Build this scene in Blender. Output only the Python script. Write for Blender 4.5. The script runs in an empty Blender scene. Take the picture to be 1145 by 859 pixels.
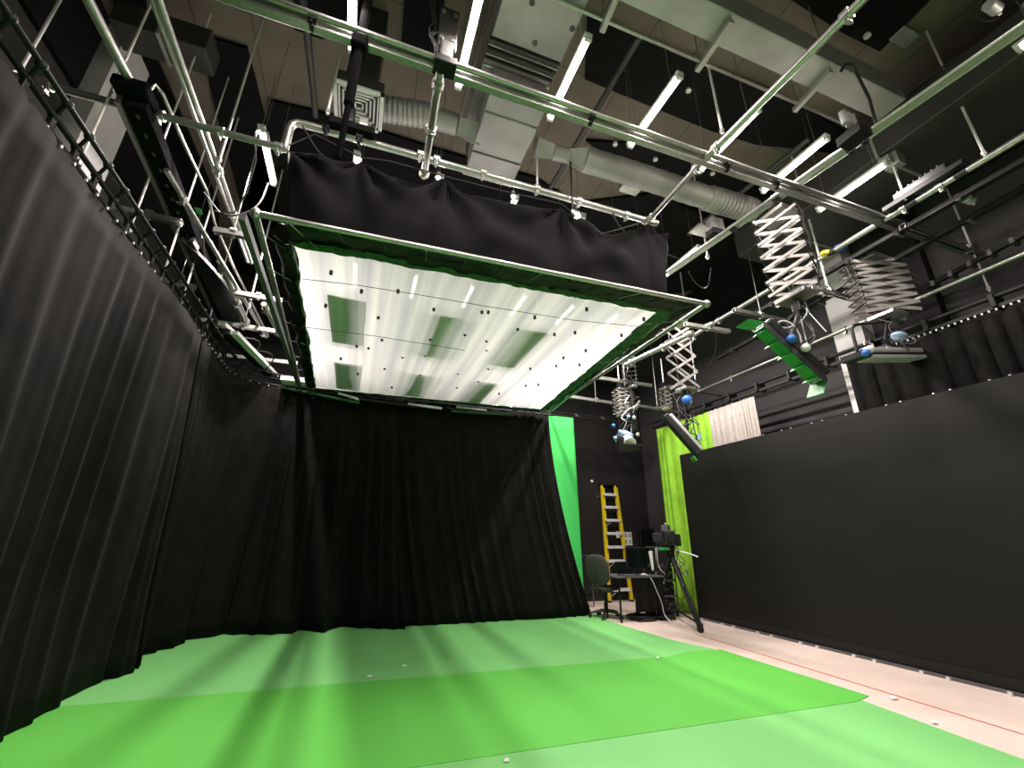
import bpy, bmesh, math, random
from mathutils import Vector, Matrix, Quaternion, noise
random.seed(7)
SC = bpy.context.scene
COL = SC.collection
pi = math.pi
# ------------------------------------------------------------------ camera
CAM_H = 1.40; F = 478.0; CX, CY = 572.5, 429.5
_p, _r, _y = math.radians(19.6), math.radians(.56), math.radians(-19.3)
_fw = Vector((-math.sin(_y)*math.cos(_p), math.cos(_y)*math.cos(_p), math.sin(_p)))
_rt = Vector((math.cos(_y), math.sin(_y), 0)); _up = _rt.cross(_fw)
R2 = math.cos(_r)*_rt + math.sin(_r)*_up
U2 = -math.sin(_r)*_rt + math.cos(_r)*_up
CAMP = Vector((0, 0, CAM_H))
cd = bpy.data.cameras.new('camera'); cam = bpy.data.objects.new('camera', cd); COL.objects.link(cam)
cd.sensor_width = 36; cd.lens = F/1145*36; cd.clip_start = .05; cd.clip_end = 100
cam.matrix_world = Matrix(((R2.x, U2.x, -_fw.x, 0), (R2.y, U2.y, -_fw.y, 0), (R2.z, U2.z, -_fw.z, CAM_H), (0, 0, 0, 1)))
SC.camera = cam
# ------------------------------------------------------------------ exposure, world
SC.view_settings.view_transform = 'Standard'; SC.view_settings.look = 'None'
SC.view_settings.gamma = 1; SC.view_settings.use_curve_mapping = False
SC.view_settings.exposure = 0.0
TUBE = 16.0          # glow of the visible tubes
POWER = 62.0         # watts thrown down by an open strip light
POWER_CLOTH = 9.0   # watts of those hanging over the white cloth
w = bpy.data.worlds.new('world'); SC.world = w; w.use_nodes = True
w.node_tree.nodes['Background'].inputs[0].default_value = (1, .95, .9, 1)
w.node_tree.nodes['Background'].inputs[1].default_value = .02

# ------------------------------------------------------------------ measured points of the room
def ray(x, y): return _fw + R2*((x-CX)/F) - U2*((y-CY)/F)
def Zp(x, y, z=0.0):
    d = ray(x, y); return CAMP + d*((z-CAM_H)/d.z)
def Xp(x, y, X):
    d = ray(x, y); return CAMP + d*(X/d.x)
def Yp(x, y, Y):
    d = ray(x, y); return CAMP + d*(Y/d.y)
def zat(P, py):
    """height on the vertical through P that shows on row py"""
    lo, hi = -1.0, 8.0
    for _ in range(50):
        m = (lo+hi)/2; q = Vector((P[0], P[1], m)) - CAMP
        yy = CY - F*q.dot(U2)/q.dot(_fw)
        if yy > py: lo = m
        else: hi = m
    return m
def V(*a): return Vector(a)

# ------------------------------------------------------------------ materials
def mat(name, col, rough=.6, metal=0, var=.12, scale=8, bump=0, emis=None, sheen=0, stretch=None, spec=.5):
    m = bpy.data.materials.new(name); m.use_nodes = True
    nt = m.node_tree; b = nt.nodes['Principled BSDF']
    tc = nt.nodes.new('ShaderNodeTexCoord'); mp = nt.nodes.new('ShaderNodeMapping')
    if stretch: mp.inputs['Scale'].default_value = stretch
    nt.links.new(tc.outputs['Object'], mp.inputs[0])
    nz = nt.nodes.new('ShaderNodeTexNoise'); nz.inputs['Scale'].default_value = scale; nz.inputs['Detail'].default_value = 4
    nt.links.new(mp.outputs[0], nz.inputs[0])
    cr = nt.nodes.new('ShaderNodeValToRGB')
    c = Vector(col)
    cr.color_ramp.elements[0].position = .3; cr.color_ramp.elements[1].position = .7
    cr.color_ramp.elements[0].color = (*(c*(1-var)), 1); cr.color_ramp.elements[1].color = (*(c*(1+var)), 1)
    nt.links.new(nz.outputs['Fac'], cr.inputs[0]); nt.links.new(cr.outputs[0], b.inputs['Base Color'])
    b.inputs['Roughness'].default_value = rough; b.inputs['Metallic'].default_value = metal
    b.inputs['Specular IOR Level'].default_value = spec
    if sheen:
        b.inputs['Sheen Weight'].default_value = sheen; b.inputs['Sheen Roughness'].default_value = .5
    if bump:
        bp = nt.nodes.new('ShaderNodeBump'); bp.inputs['Strength'].default_value = bump; bp.inputs['Distance'].default_value = .02
        nt.links.new(nz.outputs['Fac'], bp.inputs['Height']); nt.links.new(bp.outputs[0], b.inputs['Normal'])
    if emis:
        b.inputs['Emission Color'].default_value = (*emis[0], 1); b.inputs['Emission Strength'].default_value = emis[1]
    return m
M = {}
M['galv'] = mat('galvanised_steel', (.44, .44, .41), .36, .9, .15, 30)
M['alu'] = mat('aluminium', (.72, .71, .70), .38, .6, .1, 20)
M['whitepaint'] = mat('white_paint', (.72, .72, .70), .45, 0, .06, 12)
M['duct'] = mat('duct_sheet', (.34, .335, .32), .5, .45, .14, 3)
M['darkduct'] = mat('dark_duct', (.045, .044, .040), .5, .2, .2, 2)
M['black'] = mat('black_steel', (.010, .010, .010), .5, 0, .2, 20, spec=.25)
M['blackplastic'] = mat('black_plastic', (.012, .012, .013), .45, 0, .2, 20)
M['rubber'] = mat('black_rubber', (.01, .01, .01), .7)
M['grey'] = mat('grey_plastic', (.09, .09, .095), .5)
M['midgrey'] = mat('grey_cloth', (.045, .043, .040), .85, 0, .2, 60)
M['velvet'] = mat('black_velvet', (.0075, .0070, .0068), .9, 0, .3, 6, sheen=.01, spec=.1)
M['velvet2'] = mat('black_molton', (.0080, .0073, .0077), .9, 0, .35, 3, sheen=.015, spec=.1)
M['drapeblack'] = mat('drape_black_serge', (.0042, .0039, .0042), .85, 0, .2, 6, sheen=.015, spec=.08)
M['skirt'] = mat('black_plastic_sheet', (.008, .009, .008), .38, 0, .3, 10, spec=.3)
M['trimgreen'] = mat('green_edge_cloth', (.014, .085, .022), .6, 0, .3, 12)
M['wall'] = mat('wall_black', (.016, .0145, .015), .8, 0, .18, 1.5, bump=.03, spec=.2)
M['wallgrey'] = mat('wall_grey', (.040, .037, .039), .8, 0, .12, 1.2)
M['pillar'] = mat('pillar_paint', (.66, .64, .64), .6, 0, .08, 2)
M['ceilblack'] = mat('black_acoustic', (.010, .0095, .010), .9, 0, .2, 5, spec=.1)
M['conduit'] = mat('dark_conduit', (.06, .06, .06), .45, .3)
M['tube'] = mat('tube_glow', (1, .95, .9), .4, 0, 0, 1, emis=((1, .90, .80), TUBE))
M['glow_ball'] = mat('spot_glow', (1, .95, .9), .4, 0, 0, 1, emis=((1, .93, .86), 20))  # glow of the balls standing in for strip light ends
M['limegreen'] = mat('lime_cloth', (.25, .52, .028), .8, 0, .15, 5)
M['greencloth'] = mat('green_screen_cloth', (.055, .56, .11), .8, 0, .05, 2)
M['cream'] = mat('cream_satin', (.42, .37, .34), .5, 0, .1, 10)
M['yellow'] = mat('yellow_fibreglass', (.80, .60, .012), .45, 0, .08, 10)
M['blue'] = mat('blue_plastic', (.03, .16, .55), .4)
M['lightblue'] = mat('blue_grey_paint', (.30, .42, .60), .4)
M['white'] = mat('white_plastic', (.75, .75, .72), .4)
M['paper'] = mat('white_paper', (.72, .74, .72), .7, 0, .03)
M['red'] = mat('red_tape', (.60, .10, .09), .6)
M['screen'] = mat('dark_screen', (.004, .007, .006), .15, 0, .1, 2)
M['doorgreen'] = mat('green_gel', (.045, .32, .075), .45, 0, .15, 8)
M['yellowtape'] = mat('yellow_tape', (.75, .6, .1), .5)
M['armgrey'] = mat('scissor_arm_zinc', (.36, .34, .32), .4, .35, .15, 14)
M['stepalu'] = mat('step_aluminium', (.72, .72, .72), .4, .15, .08, 14)
M['matte'] = mat('matte_black_coating', (.009, .009, .009), .95, 0, .2, 20, spec=0)
M['rodsteel'] = mat('rod_steel', (.70, .69, .66), .4, .3, .08, 10)
M['pins'] = mat('steel_pin', (.85, .85, .85), .25, .6)

# concrete floor with pinkish worn paint
def mat_concrete():
    m = mat('concrete_floor', (.76, .62, .54), .55, 0, .10, 1.6, bump=.02)
    nt = m.node_tree; b = nt.nodes['Principled BSDF']
    n2 = nt.nodes.new('ShaderNodeTexNoise'); n2.inputs['Scale'].default_value = 40; n2.inputs['Detail'].default_value = 6
    mx = nt.nodes.new('ShaderNodeMixRGB'); mx.blend_type = 'MULTIPLY'; mx.inputs[0].default_value = .12
    old = b.inputs['Base Color'].links[0].from_socket
    nt.links.new(old, mx.inputs[1]); nt.links.new(n2.outputs['Fac'], mx.inputs[2]); nt.links.new(mx.outputs[0], b.inputs['Base Color'])
    return m
M['concrete'] = mat_concrete()
M['greenbright'] = mat('green_vinyl', (.125, .52, .075), .45, 0, .03, .8)
M['greenpale'] = mat('green_floor_paint', (.19, .55, .165), .55, 0, .05, 1.1)

# beige ceiling of precast planks: joints along x every 0.6 m and across every 2.4 m
def mat_planks():
    m = mat('ceiling_planks', (.165, .135, .105), .8, 0, .14, 1.5)
    nt = m.node_tree; b = nt.nodes['Principled BSDF']
    tc = nt.nodes.new('ShaderNodeTexCoord'); br = nt.nodes.new('ShaderNodeTexBrick')
    br.inputs['Scale'].default_value = 1; br.inputs['Brick Width'].default_value = .62; br.inputs['Row Height'].default_value = 2.4
    br.inputs['Mortar Size'].default_value = .006; br.offset = 0
    br.inputs['Color1'].default_value = (1, 1, 1, 1); br.inputs['Color2'].default_value = (.86, .86, .86, 1); br.inputs['Mortar'].default_value = (.25, .25, .25, 1)
    nt.links.new(tc.outputs['Object'], br.inputs[0])
    mx = nt.nodes.new('ShaderNodeMixRGB'); mx.blend_type = 'MULTIPLY'; mx.inputs[0].default_value = 1
    old = b.inputs['Base Color'].links[0].from_socket
    nt.links.new(old, mx.inputs[1]); nt.links.new(br.outputs[0], mx.inputs[2]); nt.links.new(mx.outputs[0], b.inputs['Base Color'])
    return m
M['planks'] = mat_planks()

# translucent diffusion cloth, tone streaked lengthwise
def mat_diffusion():
    m = bpy.data.materials.new('diffusion_cloth'); m.use_nodes = True; nt = m.node_tree
    for n in list(nt.nodes): nt.nodes.remove(n)
    N = nt.nodes.new
    out = N('ShaderNodeOutputMaterial'); tc = N('ShaderNodeTexCoord'); mp = N('ShaderNodeMapping')
    mp.inputs['Scale'].default_value = (6, .12, 1)
    nt.links.new(tc.outputs['Object'], mp.inputs[0])
    nz = N('ShaderNodeTexNoise'); nz.inputs['Scale'].default_value = 1; nz.inputs['Detail'].default_value = 3
    nt.links.new(mp.outputs[0], nz.inputs[0])
    cr = N('ShaderNodeValToRGB'); cr.color_ramp.elements[0].position = .36; cr.color_ramp.elements[1].position = .64
    cr.color_ramp.elements[0].color = (.50, .50, .53, 1); cr.color_ramp.elements[1].color = (.76, .75, .74, 1)
    nt.links.new(nz.outputs['Fac'], cr.inputs[0])
    d = N('ShaderNodeBsdfDiffuse'); t = N('ShaderNodeBsdfTranslucent'); tr = N('ShaderNodeBsdfTransparent')
    nt.links.new(cr.outputs[0], d.inputs[0]); nt.links.new(cr.outputs[0], t.inputs[0])
    m1 = N('ShaderNodeMixShader'); m1.inputs[0].default_value = .36
    m2 = N('ShaderNodeMixShader'); m2.inputs[0].default_value = .06
    nt.links.new(d.outputs[0], m1.inputs[1]); nt.links.new(t.outputs[0], m1.inputs[2])
    nt.links.new(m1.outputs[0], m2.inputs[1]); nt.links.new(tr.outputs[0], m2.inputs[2])
    nt.links.new(m2.outputs[0], out.inputs[0])
    return m
M['diffusion'] = mat_diffusion()
M['panelgrey'] = mat('softlight_back', (.10, .11, .105), .6)
M['lens'] = mat('softlight_lens', (.55, .56, .55), .5)

# LED wall: fine module seams
def mat_led():
    m = mat('led_face', (.0085, .0080, .0066), .6, 0, .08, 3, spec=.2)
    nt = m.node_tree; b = nt.nodes['Principled BSDF']
    tc = nt.nodes.new('ShaderNodeTexCoord'); mp = nt.nodes.new('ShaderNodeMapping'); mp.inputs['Rotation'].default_value = (0, pi/2, 0)
    sx = nt.nodes.new('ShaderNodeSeparateXYZ'); cx_ = nt.nodes.new('ShaderNodeCombineXYZ')
    nt.links.new(tc.outputs['Object'], sx.inputs[0])
    nt.links.new(sx.outputs['Y'], cx_.inputs[0]); nt.links.new(sx.outputs['Z'], cx_.inputs[1])
    br = nt.nodes.new('ShaderNodeTexBrick'); br.offset = 0
    br.inputs['Scale'].default_value = 1; br.inputs['Brick Width'].default_value = .25; br.inputs['Row Height'].default_value = .25
    br.inputs['Mortar Size'].default_value = .0012
    br.inputs['Color1'].default_value = (1, 1, 1, 1); br.inputs['Color2'].default_value = (.95, .95, .95, 1); br.inputs['Mortar'].default_value = (.6, .6, .6, 1)
    nt.links.new(cx_.outputs[0], br.inputs[0])
    mx = nt.nodes.new('ShaderNodeMixRGB'); mx.blend_type = 'MULTIPLY'; mx.inputs[0].default_value = 1
    old = b.inputs['Base Color'].links[0].from_socket
    nt.links.new(old, mx.inputs[1]); nt.links.new(br.outputs[0], mx.inputs[2]); nt.links.new(mx.outputs[0], b.inputs['Base Color'])
    return m
M['led'] = mat_led()

# ------------------------------------------------------------------ mesh helpers
ORG = {}
def tag(o, label=None, cat=None, group=None, kind=None):
    if label: o['label'] = label
    if cat: o['category'] = cat
    if group: o['group'] = group
    if kind: o['kind'] = kind
    return o
def empty(name, loc, label, cat, group=None):
    o = bpy.data.objects.new(name, None); COL.objects.link(o); o.location = loc; o.empty_display_size = .1
    ORG[o.name] = Vector(loc); return tag(o, label, cat, group)
class MB:
    def __init__(s): s.bm = bmesh.new()
    def _add(s, verts, faces):
        vs = [s.bm.verts.new(v) for v in verts]
        for f in faces:
            try: s.bm.faces.new([vs[i] for i in f])
            except ValueError: pass
        return s
    def box(s, c, size, rot=None, bev=0):
        c = Vector(c); h = Vector(size)/2
        q = [Vector((x*h.x, y*h.y, z*h.z)) for x in (-1, 1) for y in (-1, 1) for z in (-1, 1)]
        if rot is not None: q = [rot @ v for v in q]
        return s._add([c+v for v in q], [(0, 1, 3, 2), (4, 6, 7, 5), (0, 4, 5, 1), (2, 3, 7, 6), (0, 2, 6, 4), (1, 5, 7, 3)])
    def beam(s, a, b, w, h, up=(0, 0, 1)):
        """box from a to b, w across, h along up"""
        a, b = Vector(a), Vector(b); d = (b-a); L = d.length; d.normalize()
        u = Vector(up); sd = d.cross(u)
        if sd.length < 1e-4: sd = d.cross(Vector((0, 1, 0)))
        sd.normalize(); u = sd.cross(d)
        R = Matrix((d, sd, u)).transposed()
        return s.box((a+b)/2, (L, w, h), R)
    def tube(s, pts, r, n=10, cap=True):
        pts = [Vector(p) for p in pts]; rs = r if isinstance(r, (list, tuple)) else [r]*len(pts)
        rings = []; nrm = None
        for i, p in enumerate(pts):
            if i == 0: t = pts[1]-p
            elif i == len(pts)-1: t = p-pts[-2]
            else: t = (pts[i+1]-p).normalized()+(p-pts[i-1]).normalized()
            if t.length < 1e-7: t = Vector((0, 0, 1))
            t.normalize()
            if nrm is None:
                nrm = t.cross(Vector((0, 0, 1)))
                if nrm.length < .05: nrm = t.cross(Vector((0, 1, 0)))
            nrm = (nrm - t*nrm.dot(t)); nrm.normalize(); b = t.cross(nrm)
            rings.append([s.bm.verts.new(p + (nrm*math.cos(2*pi*k/n)+b*math.sin(2*pi*k/n))*rs[i]) for k in range(n)])
        for A, B in zip(rings, rings[1:]):
            for k in range(n): s.bm.faces.new((A[k], A[(k+1) % n], B[(k+1) % n], B[k]))
        if cap:
            s.bm.faces.new(rings[0][::-1]); s.bm.faces.new(rings[-1])
        return s
    def cyl(s, a, b, r, n=14): return s.tube([a, b], r, n)
    def prism(s, poly, up):
        """polygon (list of points) extruded by vector up"""
        n = len(poly); u = Vector(up)
        vs = [Vector(p) for p in poly]+[Vector(p)+u for p in poly]
        return s._add(vs, [tuple(range(n)), tuple(range(2*n-1, n-1, -1))]+[(i, i+n, (i+1) % n+n, (i+1) % n) for i in range(n)])
    def ball(s, c, r, seg=12, sc=(1, 1, 1)):
        m = Matrix.Translation(Vector(c)) @ Matrix.Diagonal((r*sc[0], r*sc[1], r*sc[2], 1))
        bmesh.ops.create_uvsphere(s.bm, u_segments=seg, v_segments=max(6, seg//2), radius=1, matrix=m); return s
    def grid(s, fn, nu, nv, close=False):
        V_ = [[s.bm.verts.new(fn(i/nu, j/nv)) for j in range(nv+1)] for i in range(nu+1)]
        for i in range(nu):
            for j in range(nv): s.bm.faces.new((V_[i][j], V_[i+1][j], V_[i+1][j+1], V_[i][j+1]))
        return s
    def build(s, name, m, parent=None, smooth=False, bevel=0, solid=0, subsurf=0, mats=None):
        bmesh.ops.recalc_face_normals(s.bm, faces=s.bm.faces)
        me = bpy.data.meshes.new(name)
        if parent is None:
            xs = [v.co for v in s.bm.verts]
            lo = Vector((min(v.x for v in xs), min(v.y for v in xs), min(v.z for v in xs))); hi = Vector((max(v.x for v in xs), max(v.y for v in xs), max(v.z for v in xs)))
            org = Vector(((lo.x+hi.x)/2, (lo.y+hi.y)/2, lo.z))
        else: org = ORG[parent.name]
        for v in s.bm.verts: v.co -= org
        s.bm.to_mesh(me); s.bm.free()
        if smooth:
            for p in me.polygons: p.use_smooth = True
        o = bpy.data.objects.new(name, me); COL.objects.link(o)
        me.materials.append(M[m] if isinstance(m, str) else m)
        if parent is None: o.location = org; ORG[o.name] = org
        else: o.parent = parent; ORG[o.name] = org
        if smooth and not subsurf:
            md = o.modifiers.new('es', 'EDGE_SPLIT'); md.split_angle = math.radians(40)
        if bevel:
            md = o.modifiers.new('bev', 'BEVEL'); md.width = bevel; md.segments = 2; md.limit_method = 'ANGLE'
        if solid:
            md = o.modifiers.new('sol', 'SOLIDIFY'); md.thickness = solid; md.offset = 0
        if subsurf:
            md = o.modifiers.new('sub', 'SUBSURF'); md.levels = subsurf; md.render_levels = subsurf
        return o
def struct(o): o['kind'] = 'structure'; return o
def sag(a, b, drop, n=14, side=(0, 0, 0)):
    a, b = Vector(a), Vector(b)
    return [a.lerp(b, t/n) + Vector((0, 0, -drop))*4*(t/n)*(1-t/n) + Vector(side)*math.sin(pi*t/n) for t in range(n+1)]
def wig(a, b, amp, n=14, seed=0, drop=0):
    rnd = random.Random(seed); a, b = Vector(a), Vector(b); ph = [rnd.uniform(0, 6) for _ in range(6)]
    out = []
    for i in range(n+1):
        t = i/n; e = math.sin(pi*t)
        o = Vector([amp*e*(math.sin(7*t+ph[k])+.6*math.sin(15*t+ph[k+3])) for k in range(3)])
        out.append(a.lerp(b, t)+o+Vector((0, 0, -drop*4*t*(1-t))))
    return out
# ------------------------------------------------------------------ THE ROOM
WL, WR, WB, WF, CEIL = -3.3, 7.2, 9.75, -3.2, 6.9
struct(MB().box(((WL+WR)/2, (WB+WF)/2, -.05), (WR-WL, WB-WF, .1)).build('floor', 'concrete'))
struct(MB().box(((WL+WR)/2, (WB+WF)/2, CEIL+.1), (WR-WL, WB-WF, .2)).build('ceiling', 'planks'))
struct(MB().box((WL-.1, (WB+WF)/2, CEIL/2), (.2, WB-WF+.4, CEIL)).build('wall_left', 'wallgrey'))
struct(MB().box((WR+.1, (WB+WF)/2, CEIL/2), (.2, WB-WF+.4, CEIL)).build('wall_right', 'wallgrey'))
struct(MB().box(((WL+WR)/2, WB+.1, CEIL/2), (WR-WL, .2, CEIL)).build('wall_back', 'wall'))
struct(MB().box(((WL+WR)/2, WF-.1, CEIL/2), (WR-WL, .2, CEIL)).build('wall_front', 'wallgrey'))
struct(MB().box(((3.4+WR)/2, WB-.01, .05), (WR-3.4, .02, .10)).build('baseboard_back', 'blackplastic'))
# green painted floor and vinyl sheet
def P2(pts, z): return [Zp(x, y, 0).xy.to_3d()+V(0, 0, z) for x, y in pts]
pale = [V(-2.9, 8.6, .001), V(4.3, 8.6, .001)] + P2([(662, 686), (697, 700), (752, 716), (806, 728)], .001) + [V(4.62, 3.3, .001)] + P2([(1145, 850)], .001) + [V(4.4, -2.4, .001), V(-2.9, -2.4, .001)]
tag(MB().prism(pale, (0, 0, .002)).build('green_painted_floor', 'greenpale'), 'pale matte green painted area covering most of the studio floor', 'floor covering')
b1 = Zp(806, 727); b2 = Zp(972, 779); b3 = Zp(958, 785.5); b4 = Zp(465, 859)
far = Zp(745, 735); farL = Zp(300, 772); k = (far-farL); fL = farL - k*((farL.x+2.7)/k.x)
nl = b3 + (b4-b3)*((b3.x+2.7)/(b3.x-b4.x))
brt = [fL, farL, far, Zp(773, 729), b1, b2, b3, b4, nl]
tag(MB().prism([p+V(0, 0, .0035) for p in brt], (0, 0, .003)).build('green_vinyl_sheet', 'greenbright'), 'bright green vinyl sheet laid across the middle of the paler green floor', 'floor covering')
tape = P2([(776, 709), (1145, 822)], .003); d = (tape[1]-tape[0]); tape[1] = tape[1]+d*.3
tag(MB().beam(tape[0], tape[1], .014, .003).build('floor_tape', 'red'), 'thin red marking line taped on the bare concrete along the video wall', 'tape')
for (x, y, s), lb in zip([(413, 757, .03), (452, 745, .022), (735, 736, .022), (1044, 808, .03), (999, 781, .04), (566, 851, .02)],
        ['tiny white scrap on the pale green floor, leftmost', 'tiny pale scrap on the green floor near its middle', 'tiny white scrap near the right corner of the green floor',
         'tiny white scrap on bare concrete nearest the camera', 'long white scrap on bare concrete beside the red line', 'tiny scrap on the front strip of green floor']):
    p = Zp(x, y, .01)
    m_ = MB(); m_.prism([p+V(-s, -s*.5, 0), p+V(s*.8, -s*.6, 0), p+V(s, s*.4, .01), p+V(-s*.5, s*.6, .004)], (0, 0, .004))
    tag(m_.build('paper_scrap', 'paper'), lb, 'debris', None)

# black acoustic panels under the ceiling
NP = 0
def cpanel(pts, lb, z=CEIL-.06, m='ceilblack'):
    poly = [Zp(x, y, z) for x, y in pts]
    for p in poly: p.x = min(WR-.02, max(WL+.02, p.x)); p.y = min(WB-.02, p.y)
    tag(MB().prism(poly, (0, 0, .05)).build('acoustic_panel', m), lb, 'ceiling panel', 'black acoustic panels on the ceiling')
cpanel([(222, 39), (276, 55), (300, 150), (312, 250), (280, 262), (245, 140)], 'black ceiling panel above the curled conduit end at left')
cpanel([(120, -20), (158, -20), (172, 60), (245, 230), (240, 280), (200, 250), (140, 100)], 'black ceiling panel nearest the left wall')
cpanel([(327, -20), (410, -20), (410, 30), (360, 44), (330, 34)], 'black ceiling panel at the top edge left of the first bright strip light')
cpanel([(454, -20), (500, -20), (489, 67), (448, 58)], 'narrow black ceiling panel behind the winch bracket')
cpanel([(301, 113), (364, 128), (480, 165), (600, 200), (640, 226), (640, 400), (290, 400)], 'long black ceiling panel along the back above the draped box')
cpanel([(657, 20), (760, 60), (860, 101), (945, 147), (937, 172), (845, 162), (796, 147), (717, 115), (654, 89)], 'large black ceiling panel behind the third strip light')
cpanel([(655, 158), (735, 163), (812, 190), (900, 218), (905, 260), (830, 262), (728, 214)], 'black ceiling panel above the long spiral duct')
cpanel([(728, 217), (900, 262), (930, 350), (650, 350), (645, 228)], 'black ceiling panel at the back right behind the spiral duct')
cpanel([(866, -12), (1052, -12), (984, 58), (942, 37)], 'black ceiling panel at the top edge right of the spare pipe end')
for (ya, yb, za, lb) in ((-.5, 4.5, 5.75, 'black sheet high on the left wall before the pale pillar'), (5.15, 9.6, 5.6, 'black sheet high on the left wall beyond the pale pillar')):
    tag(MB().box((WL+.03, (ya+yb)/2, (za+CEIL-.08)/2), (.05, yb-ya, CEIL-.08-za)).build('acoustic_panel', 'ceilblack'), lb, 'ceiling panel', 'black acoustic panels on the ceiling')  # plain black sheets set against the upper left wall
# left column and right column
struct(MB().box((WL+.1, 4.82, CEIL/2), (.2, .55, CEIL)).build('trim_1', 'pillar'))
struct(MB().box((WR-.13, 3.95, CEIL/2), (.26, .42, CEIL)).build('trim_2', 'pillar'))
struct(MB().box((WR-.08, 3.1, CEIL/2), (.16, .5, CEIL)).build('trim_3', 'wall'))
struct(MB().box((WR-.15, 2.6, CEIL-.45), (.3, 11, .9)).build('trim_4', 'ceilblack'))

# ------------------------------------------------------------------ ducts
def duct_box(x0, x1, y0, y1, z0, z1, name, m, lb, ribs=0, axis='x'):
    e = empty(name, ((x0+x1)/2, (y0+y1)/2, z0), lb, 'duct')
    MB().box(((x0+x1)/2, (y0+y1)/2, (z0+z1)/2), (x1-x0, y1-y0, z1-z0)).build('duct_body', m, e, bevel=.01)
    for i in range(ribs):
        t = (i+.5)/ribs
        if axis == 'x':
            c = x0+(x1-x0)*t; MB().box((c, (y0+y1)/2, (z0+z1)/2), (.03, y1-y0+.04, z1-z0+.04)).build('flange', 'duct', e)
        else:
            c = y0+(y1-y0)*t; MB().box(((x0+x1)/2, c, (z0+z1)/2), (x1-x0+.04, .03, z1-z0+.04)).build('flange', 'duct', e)
    return e
e = duct_box(1.45, 5.1, Zp(872, 40, 5.9).y, Zp(872, 84, 5.9).y, 5.9, 6.2, 'supply_duct', 'duct', 'long pale rectangular metal duct running across under the ceiling', 0)
for (a, b) in [((690, -6), (673, 35)), ((818, 23), (779, 79)), ((929, 79), (888, 124))]:
    A, B = Zp(*a, 5.84), Zp(*b, 5.84)
    MB().beam(A, B, .05, .05).build('support_bracket', 'duct', e)
    MB().cyl(B+V(0, -.05, 0), (B.x, B.y-.05, CEIL), .006, 6).build('hanger_rod', 'galv', e)
    MB().cyl(A, (A.x, A.y, CEIL), .006, 6).build('hanger_rod', 'galv', e)
a, b = Zp(600, -10, 5.86), Zp(960, 145, 5.86)
tag(MB().cyl(a, b, .018, 8).build('conduit_pipe', 'galv'), 'slim pale conduit running along the wide rectangular duct', 'pipe')
# broad duct towards the camera with its step
e = empty('extract_duct', (1.06, 2.4, 5.55), 'broad pale sheet-metal duct dropping down in a step between the first two strip lights', 'duct')
A = [(561, -12), (664, -12), (631, 70), (551, 40)]
q = [Zp(x, y, 5.9) for x, y in A]; x0, x1 = .69, 1.42
MB().box(((x0+x1)/2, 1.5, 6.1), (x1-x0, 2.3, .4)).build('duct_body', 'duct', e, bevel=.01)
MB().box(((x0+x1)/2, 3.28, 6.2), (x1-x0, 1.26, .4)).build('duct_body', 'duct', e, bevel=.01)
for i in range(6):
    MB().box(((x0+x1)/2, 2.66+i*.045, 5.98), (x1-x0+.01, .012, .1)).build('louvre', 'darkduct' if i % 2 else 'duct', e)
MB().cyl((x0, 2.95, 5.93), (x1, 2.95, 5.93), .02, 8).build('stiffener_bar', 'galv', e)
for t in (.25, .55, .85): MB().ball((x0+(x1-x0)*t, 2.95, 5.91), .016, 8).build('bolt', 'pins', e)
for (px, py) in [(520+75, 3), (640, 32), (598, 48)]:
    p = Zp(px, py, 5.9); MB().cyl(p+V(0, 0, -.004), p+V(0, 0, .01), .028, 10).build('plug', 'darkduct', e)
MB().box((1.08, 3.95, 5.98), (.62, .16, .2)).build('collar', 'darkduct', e)
e = empty('plenum_box', (1.08, 3.4, 5.5), 'ribbed pale metal plenum box where the round ducts join', 'duct')
for i in range(4):
    MB().box((1.08, 3.05+i*.26, 5.75-.02*(i % 2)), (.6, .255, .3)).build('plenum_panel', 'duct', e, bevel=.008)
for i in range(3): MB().box((1.08, 4.08, 5.63+.05*i), (.64, .03, .02)).build('louvre', 'galv', e)
def corrugated(pts, r, step=.03, amp=.010, name='flex_duct', m='duct', label='', parent=None):
    P = [Vector(p) for p in pts]; out = []; rr = []; acc = 0
    for A, B in zip(P, P[1:]):
        n = max(2, int((B-A).length/step))
        for i in range(n): out.append(A.lerp(B, i/n)); rr.append(r+(amp if i % 2 else 0))
    out.append(P[-1]); rr.append(r)
    return MB().tube(out, rr, 18).build(name, m, parent, smooth=True)
e = empty('flexible_duct', (.1, 3.72, 5.6), 'ribbed silver flexible duct joining the ceiling diffuser to the box', 'duct')
corrugated([Zp(426, 121, 5.7), Zp(455, 126, 5.72), Zp(482, 130, 5.72)], .125, .026, .012, 'hose', 'duct', parent=e)
A, B = Zp(480, 130, 5.72), Zp(510, 140, 5.72)
MB().tube([A, B], .115, 20).build('straight_piece', 'duct', e, smooth=True)
C = Zp(535, 150, 5.75)
MB().tube([B, B.lerp(C, .5), C], [.115, .13, .17], 4).build('transition', 'duct', e)
e = empty('spiral_duct', (3.2, 3.7, 5.6), 'long dusty round spiral duct running right behind the strip lights', 'duct')
A, B = Zp(652, 178, 5.6), Zp(842, 236, 5.6)
MB().tube([Zp(598, 165, 5.6), Zp(618, 170, 5.6)], [.15, .10], 4).build('transition', 'duct', e)
MB().tube([Zp(618, 170, 5.6), Zp(636, 174, 5.6)], .09, 14).build('neck', 'duct', e, smooth=True)
MB().tube([Zp(634, 174, 5.6), A], [.10, .17], 4).build('transition', 'duct', e)
corrugated([A, Zp(700, 192, 5.6), Zp(790, 221, 5.6)], .14, .09, .006, 'spiral_pipe', 'duct', parent=e)
corrugated([Zp(790, 221, 5.6), B], .15, .03, .012, 'hose', 'duct', parent=e)
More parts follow.
